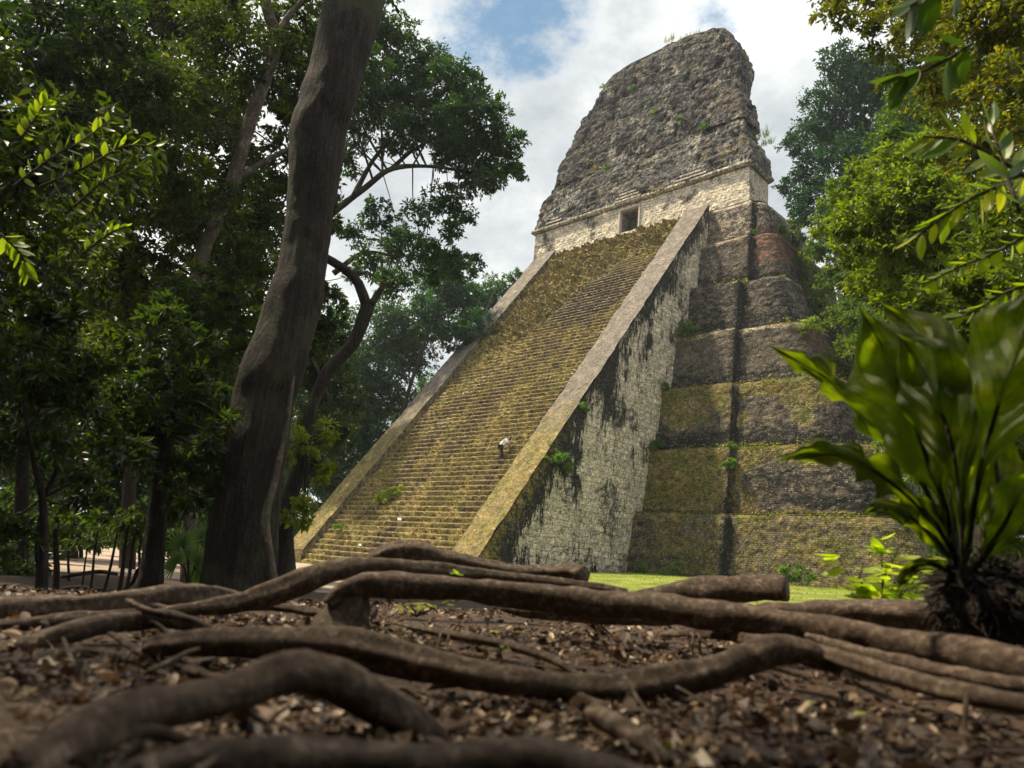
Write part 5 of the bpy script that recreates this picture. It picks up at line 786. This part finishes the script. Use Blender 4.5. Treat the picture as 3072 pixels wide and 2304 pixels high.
# small white boards on the lower steps
wm = simple('white_board', (.78, .77, .74), .7)
for i, (px, py, w_, h_, lab) in enumerate([(1195, 1562, .42, .19, 'small blank white board propped on a lower step'), (1073, 1643, .34, .14, 'smaller pale board propped near the very bottom step')]):
    v = ray(px, py); A_ = v[2]-SL*v[1]; tt_ = -(CAM[2]-SL*CAM[1]-RT)/A_; Q = CAM+v*tt_; nst = int(round((Q[2]-RT)/RT)); Q[1] = nst*TT+.10; Q[2] = (nst+1)*RT+.02; root = empty('sign_board', Q); tag(root, lab, 'sign')
    b = MB(); box(b, (-w_/2, -.012, .03), (w_/2, .012, .03+h_), (0, 0, 0, 0)); o = b.build('board', wm, root); b = MB(); box(b, (-w_/2+.03, .02, -.03), (-w_/2+.06, .05, h_*.8)); b.build('leg', M_bark, root); b = MB(); box(b, (w_/2-.06, .02, -.03), (w_/2-.03, .05, h_*.8)); b.build('leg', M_bark, root)
# ------------------------------------------------------------------ plants growing on the masonry
for q_, c_w in WEED: o = quadmesh('ledge_weeds', q_, c_w, M_leaf, pyr); o['kind'] = 'stuff'
def tuft(name, lab, cat, P, size, n, c0, c1, kind='leaf', group=None, seed=0):
    r = np.random.default_rng(seed); root = empty(name, P); tag(root, lab, cat, group)
    if kind == 'grass':
        q = r.uniform(-.5, .5, (n, 3))*size*np.array([1.4, .6, .05]); o = blades('blades', q[:, 0], q[:, 1], q[:, 2], size*.75, .02*size+.006, np.array(c0), np.array(c1), root, r)
    else: crown('foliage', [((0, 0, size*.25), size*.5, 1), ((size*.4, -.1, size*.1), size*.35, 1), ((-size*.4, -.05, size*.1), size*.35, 1)], max(.09, size*.16), root, (0, 0, 0), 1.8, c0, c1, r=r)
def onp(px, py, ax, val): v = ray(px, py); return CAM+v*((val-CAM[ax])/v[ax])
GR0, GR1 = (.03, .08, .010), (.12, .20, .03)
for i, (px, py, ax, val, sz, lab) in enumerate([(2062, 1000, 1, 19.3, 1.3, 'bright green fern on the ledge beside the stair wall, middle height'), (1978, 1162, 1, 17.7, 1.1, 'green fern tucked by the stair wall below the bright one'), (1966, 1338, 1, 16.7, 1.0, 'green fern by the stair wall, second ledge from the ground'), (2185, 1345, 1, 16.9, .8, 'ivy tuft at the top of the second terrace groove'), (2187, 1395, 1, 16.2, .8, 'ivy tuft halfway down the second terrace groove'), (1660, 1380, 0, 10.15, 1.3, 'leafy creeper hanging on the stair wall beside the person'), (1695, 1410, 0, 10.15, 1.0, 'small creeper under the leafy one on the stair wall'), (1750, 1230, 0, 10.15, .7, 'tiny creeper high on the stair wall'), (2020, 1722, 1, 13.6, 1.0, 'weeds at the foot of the terraces near the stair wall'), (2385, 1735, 1, 13.5, 1.3, 'weeds at the foot of the terraces behind the cut log'), (1930, 1712, 1, 13.4, .9, 'weeds in the corner between stair wall and terrace'), (1150, 1500, 1, 3.2, 1.0, 'pale green weeds on the lower left steps'), (1185, 1478, 1, 3.6, .9, 'pale green weeds just above the others on the lower left steps'), (1015, 1585, 1, 1.3, .7, 'weeds against the left balustrade low on the stair'), (2430, 985, 1, 20.6, 1.2, 'yellowish weeds on the ledge at the terrace corner'), (2260, 700, 1, 24.0, .5, 'tiny green plant in the top terrace groove'), (2040, 360, 1, 26.8, .7, 'green plant rooted high in the middle of the roof comb'), (1900, 265, 1, 27.0, .6, 'green plant rooted in the upper left of the roof comb'), (1965, 340, 1, 27.0, .8, 'green plant rooted in the centre of the roof comb'), (1820, 505, 1, 26.2, .7, 'green plant low on the left of the sloping roof'), (2110, 385, 1, 26.6, .7, 'green plant on the right of the roof comb'), (1808, 262, 1, 27.3, .5, 'sprig on the left edge of the roof comb')]):
    P = onp(px, py, ax, val); yel = i in (14, 11, 12)
    tuft('fern' if 'fern' in lab else ('creeper' if 'creeper' in lab or 'ivy' in lab else 'weed'), lab, 'fern' if 'fern' in lab else ('creeper' if 'creeper' in lab or 'ivy' in lab else 'plant'), P, sz, 0, (.08, .12, .02) if yel else GR0, (.28, .32, .06) if yel else GR1, seed=400+i)
for i, (px, py, val, sz, lab) in enumerate([(2010, 120, 28.2, .9, 'spiky grass tuft on the left part of the roof comb crest'), (2055, 116, 28.2, 1.0, 'spiky grass tuft on the middle of the roof comb crest'), (2090, 104, 28.2, .7, 'small grass tuft near the top of the roof comb'), (2226, 178, 28.4, 1.0, 'tall thin grass at the right shoulder of the roof comb'), (2284, 410, 28.6, 1.2, 'grass tuft on the ledge at the right foot of the roof comb'), (2300, 430, 29, .9, 'small grass tuft below the one at the right foot of the roof comb')]):
    tuft('grass_tuft', lab, 'grass', onp(px, py, 1, val)-np.array([0, 0, .1]), sz, 70, (.06, .10, .02), (.22, .24, .07), 'grass', seed=450+i)
# ------------------------------------------------------------------ unseen trees added outside the frame to shade the forest floor
C0 = CAM.copy()
def off(a, h, z): th = YAW+math.radians(a); return np.array([CAM[0]-math.sin(th)*h, CAM[1]+math.cos(th)*h, z])
for i, (a, h, H, Rr, lab) in enumerate([(74, 9, 10, 2.9, 'tree standing just outside the left edge of the view'), (100, 7, 8, 3.2, 'tree standing left of the viewpoint with a broad shading crown'), (180, 5, 8, 3.6, 'tree standing right behind the viewpoint'), (140, 8, 8, 3.6, 'tree standing behind and left of the viewpoint')]):
    G = off(a, h, 0); G[2] = float(gz(G[0], G[1])); tp = off(a, h*.8, H)
    tree('overhead_tree', lab, 'tree', G, [G-np.array([0, 0, .2]), (G+tp)/2+np.array([.3, .2, 0]), tp], [.4, .3, .15],
         [(off(a, h*.75, H), Rr*.8, 1), (off(a+15, h*1.3, H-3.6), Rr, 1), (off(a-15, h*1.3, H-3.6), Rr, 1), (off(a+8, h*1.7, H-1), Rr, 1), (off(a-8, h*1.4, 2.2), Rr*.8, 1), (off(a+20, h*1.4, 2.0), Rr*.8, 1)], .30, 2.4, DK0, DK1, nb=8)

# ------------------------------------------------------------------ damp air between the trees
hz = bpy.data.materials.new('damp_air'); hz.use_nodes = True; ht = hz.node_tree; ht.nodes.clear()
pv = ht.nodes.new('ShaderNodeVolumePrincipled'); pv.inputs['Color'].default_value = (.80, .90, 1, 1); pv.inputs['Density'].default_value = .0004; pv.inputs['Anisotropy'].default_value = .3
ho = ht.nodes.new('ShaderNodeOutputMaterial'); ht.links.new(pv.outputs[0], ho.inputs['Volume'])
b = MB(); box(b, (-130, -120, -2), (160, 160, 62)); o = b.build('haze', hz); tag(o, 'thin bluish haze hanging between camera and far trees', 'haze', kind='stuff')

for i, (a, h) in enumerate([(95, 3.6), (125, 3.4), (155, 3.4), (185, 3.4), (215, 3.4), (240, 3.6), (-92, 4.2)]):  # unseen bushes added around the camera to block low sky light
    G = off(a, h, 0); G[2] = float(gz(G[0], G[1])); root = empty('thicket_bush', G)
    tag(root, ['dense bush close to the left of the viewpoint', 'dense bush behind left of the viewpoint', 'dense bush behind the viewpoint, left part', 'dense bush straight behind the viewpoint', 'dense bush behind the viewpoint, right part', 'dense bush behind right of the viewpoint', 'dense bush to the right of the viewpoint'][i], 'bush')
    crown('foliage', [(G+np.array([0, 0, z_]), 1.15, 1.1) for z_ in (.9, 2.2, 3.4)], .2, root, G, 2.2, DK0, DK1)
    bb = MB(); tube(bb, [(0, 0, -.1), (.1, 0, 1.5), (0, .1, 3.4)], [.06, .05, .02], 6, .3); bb.build('stem', M_bark, root, smooth=True)
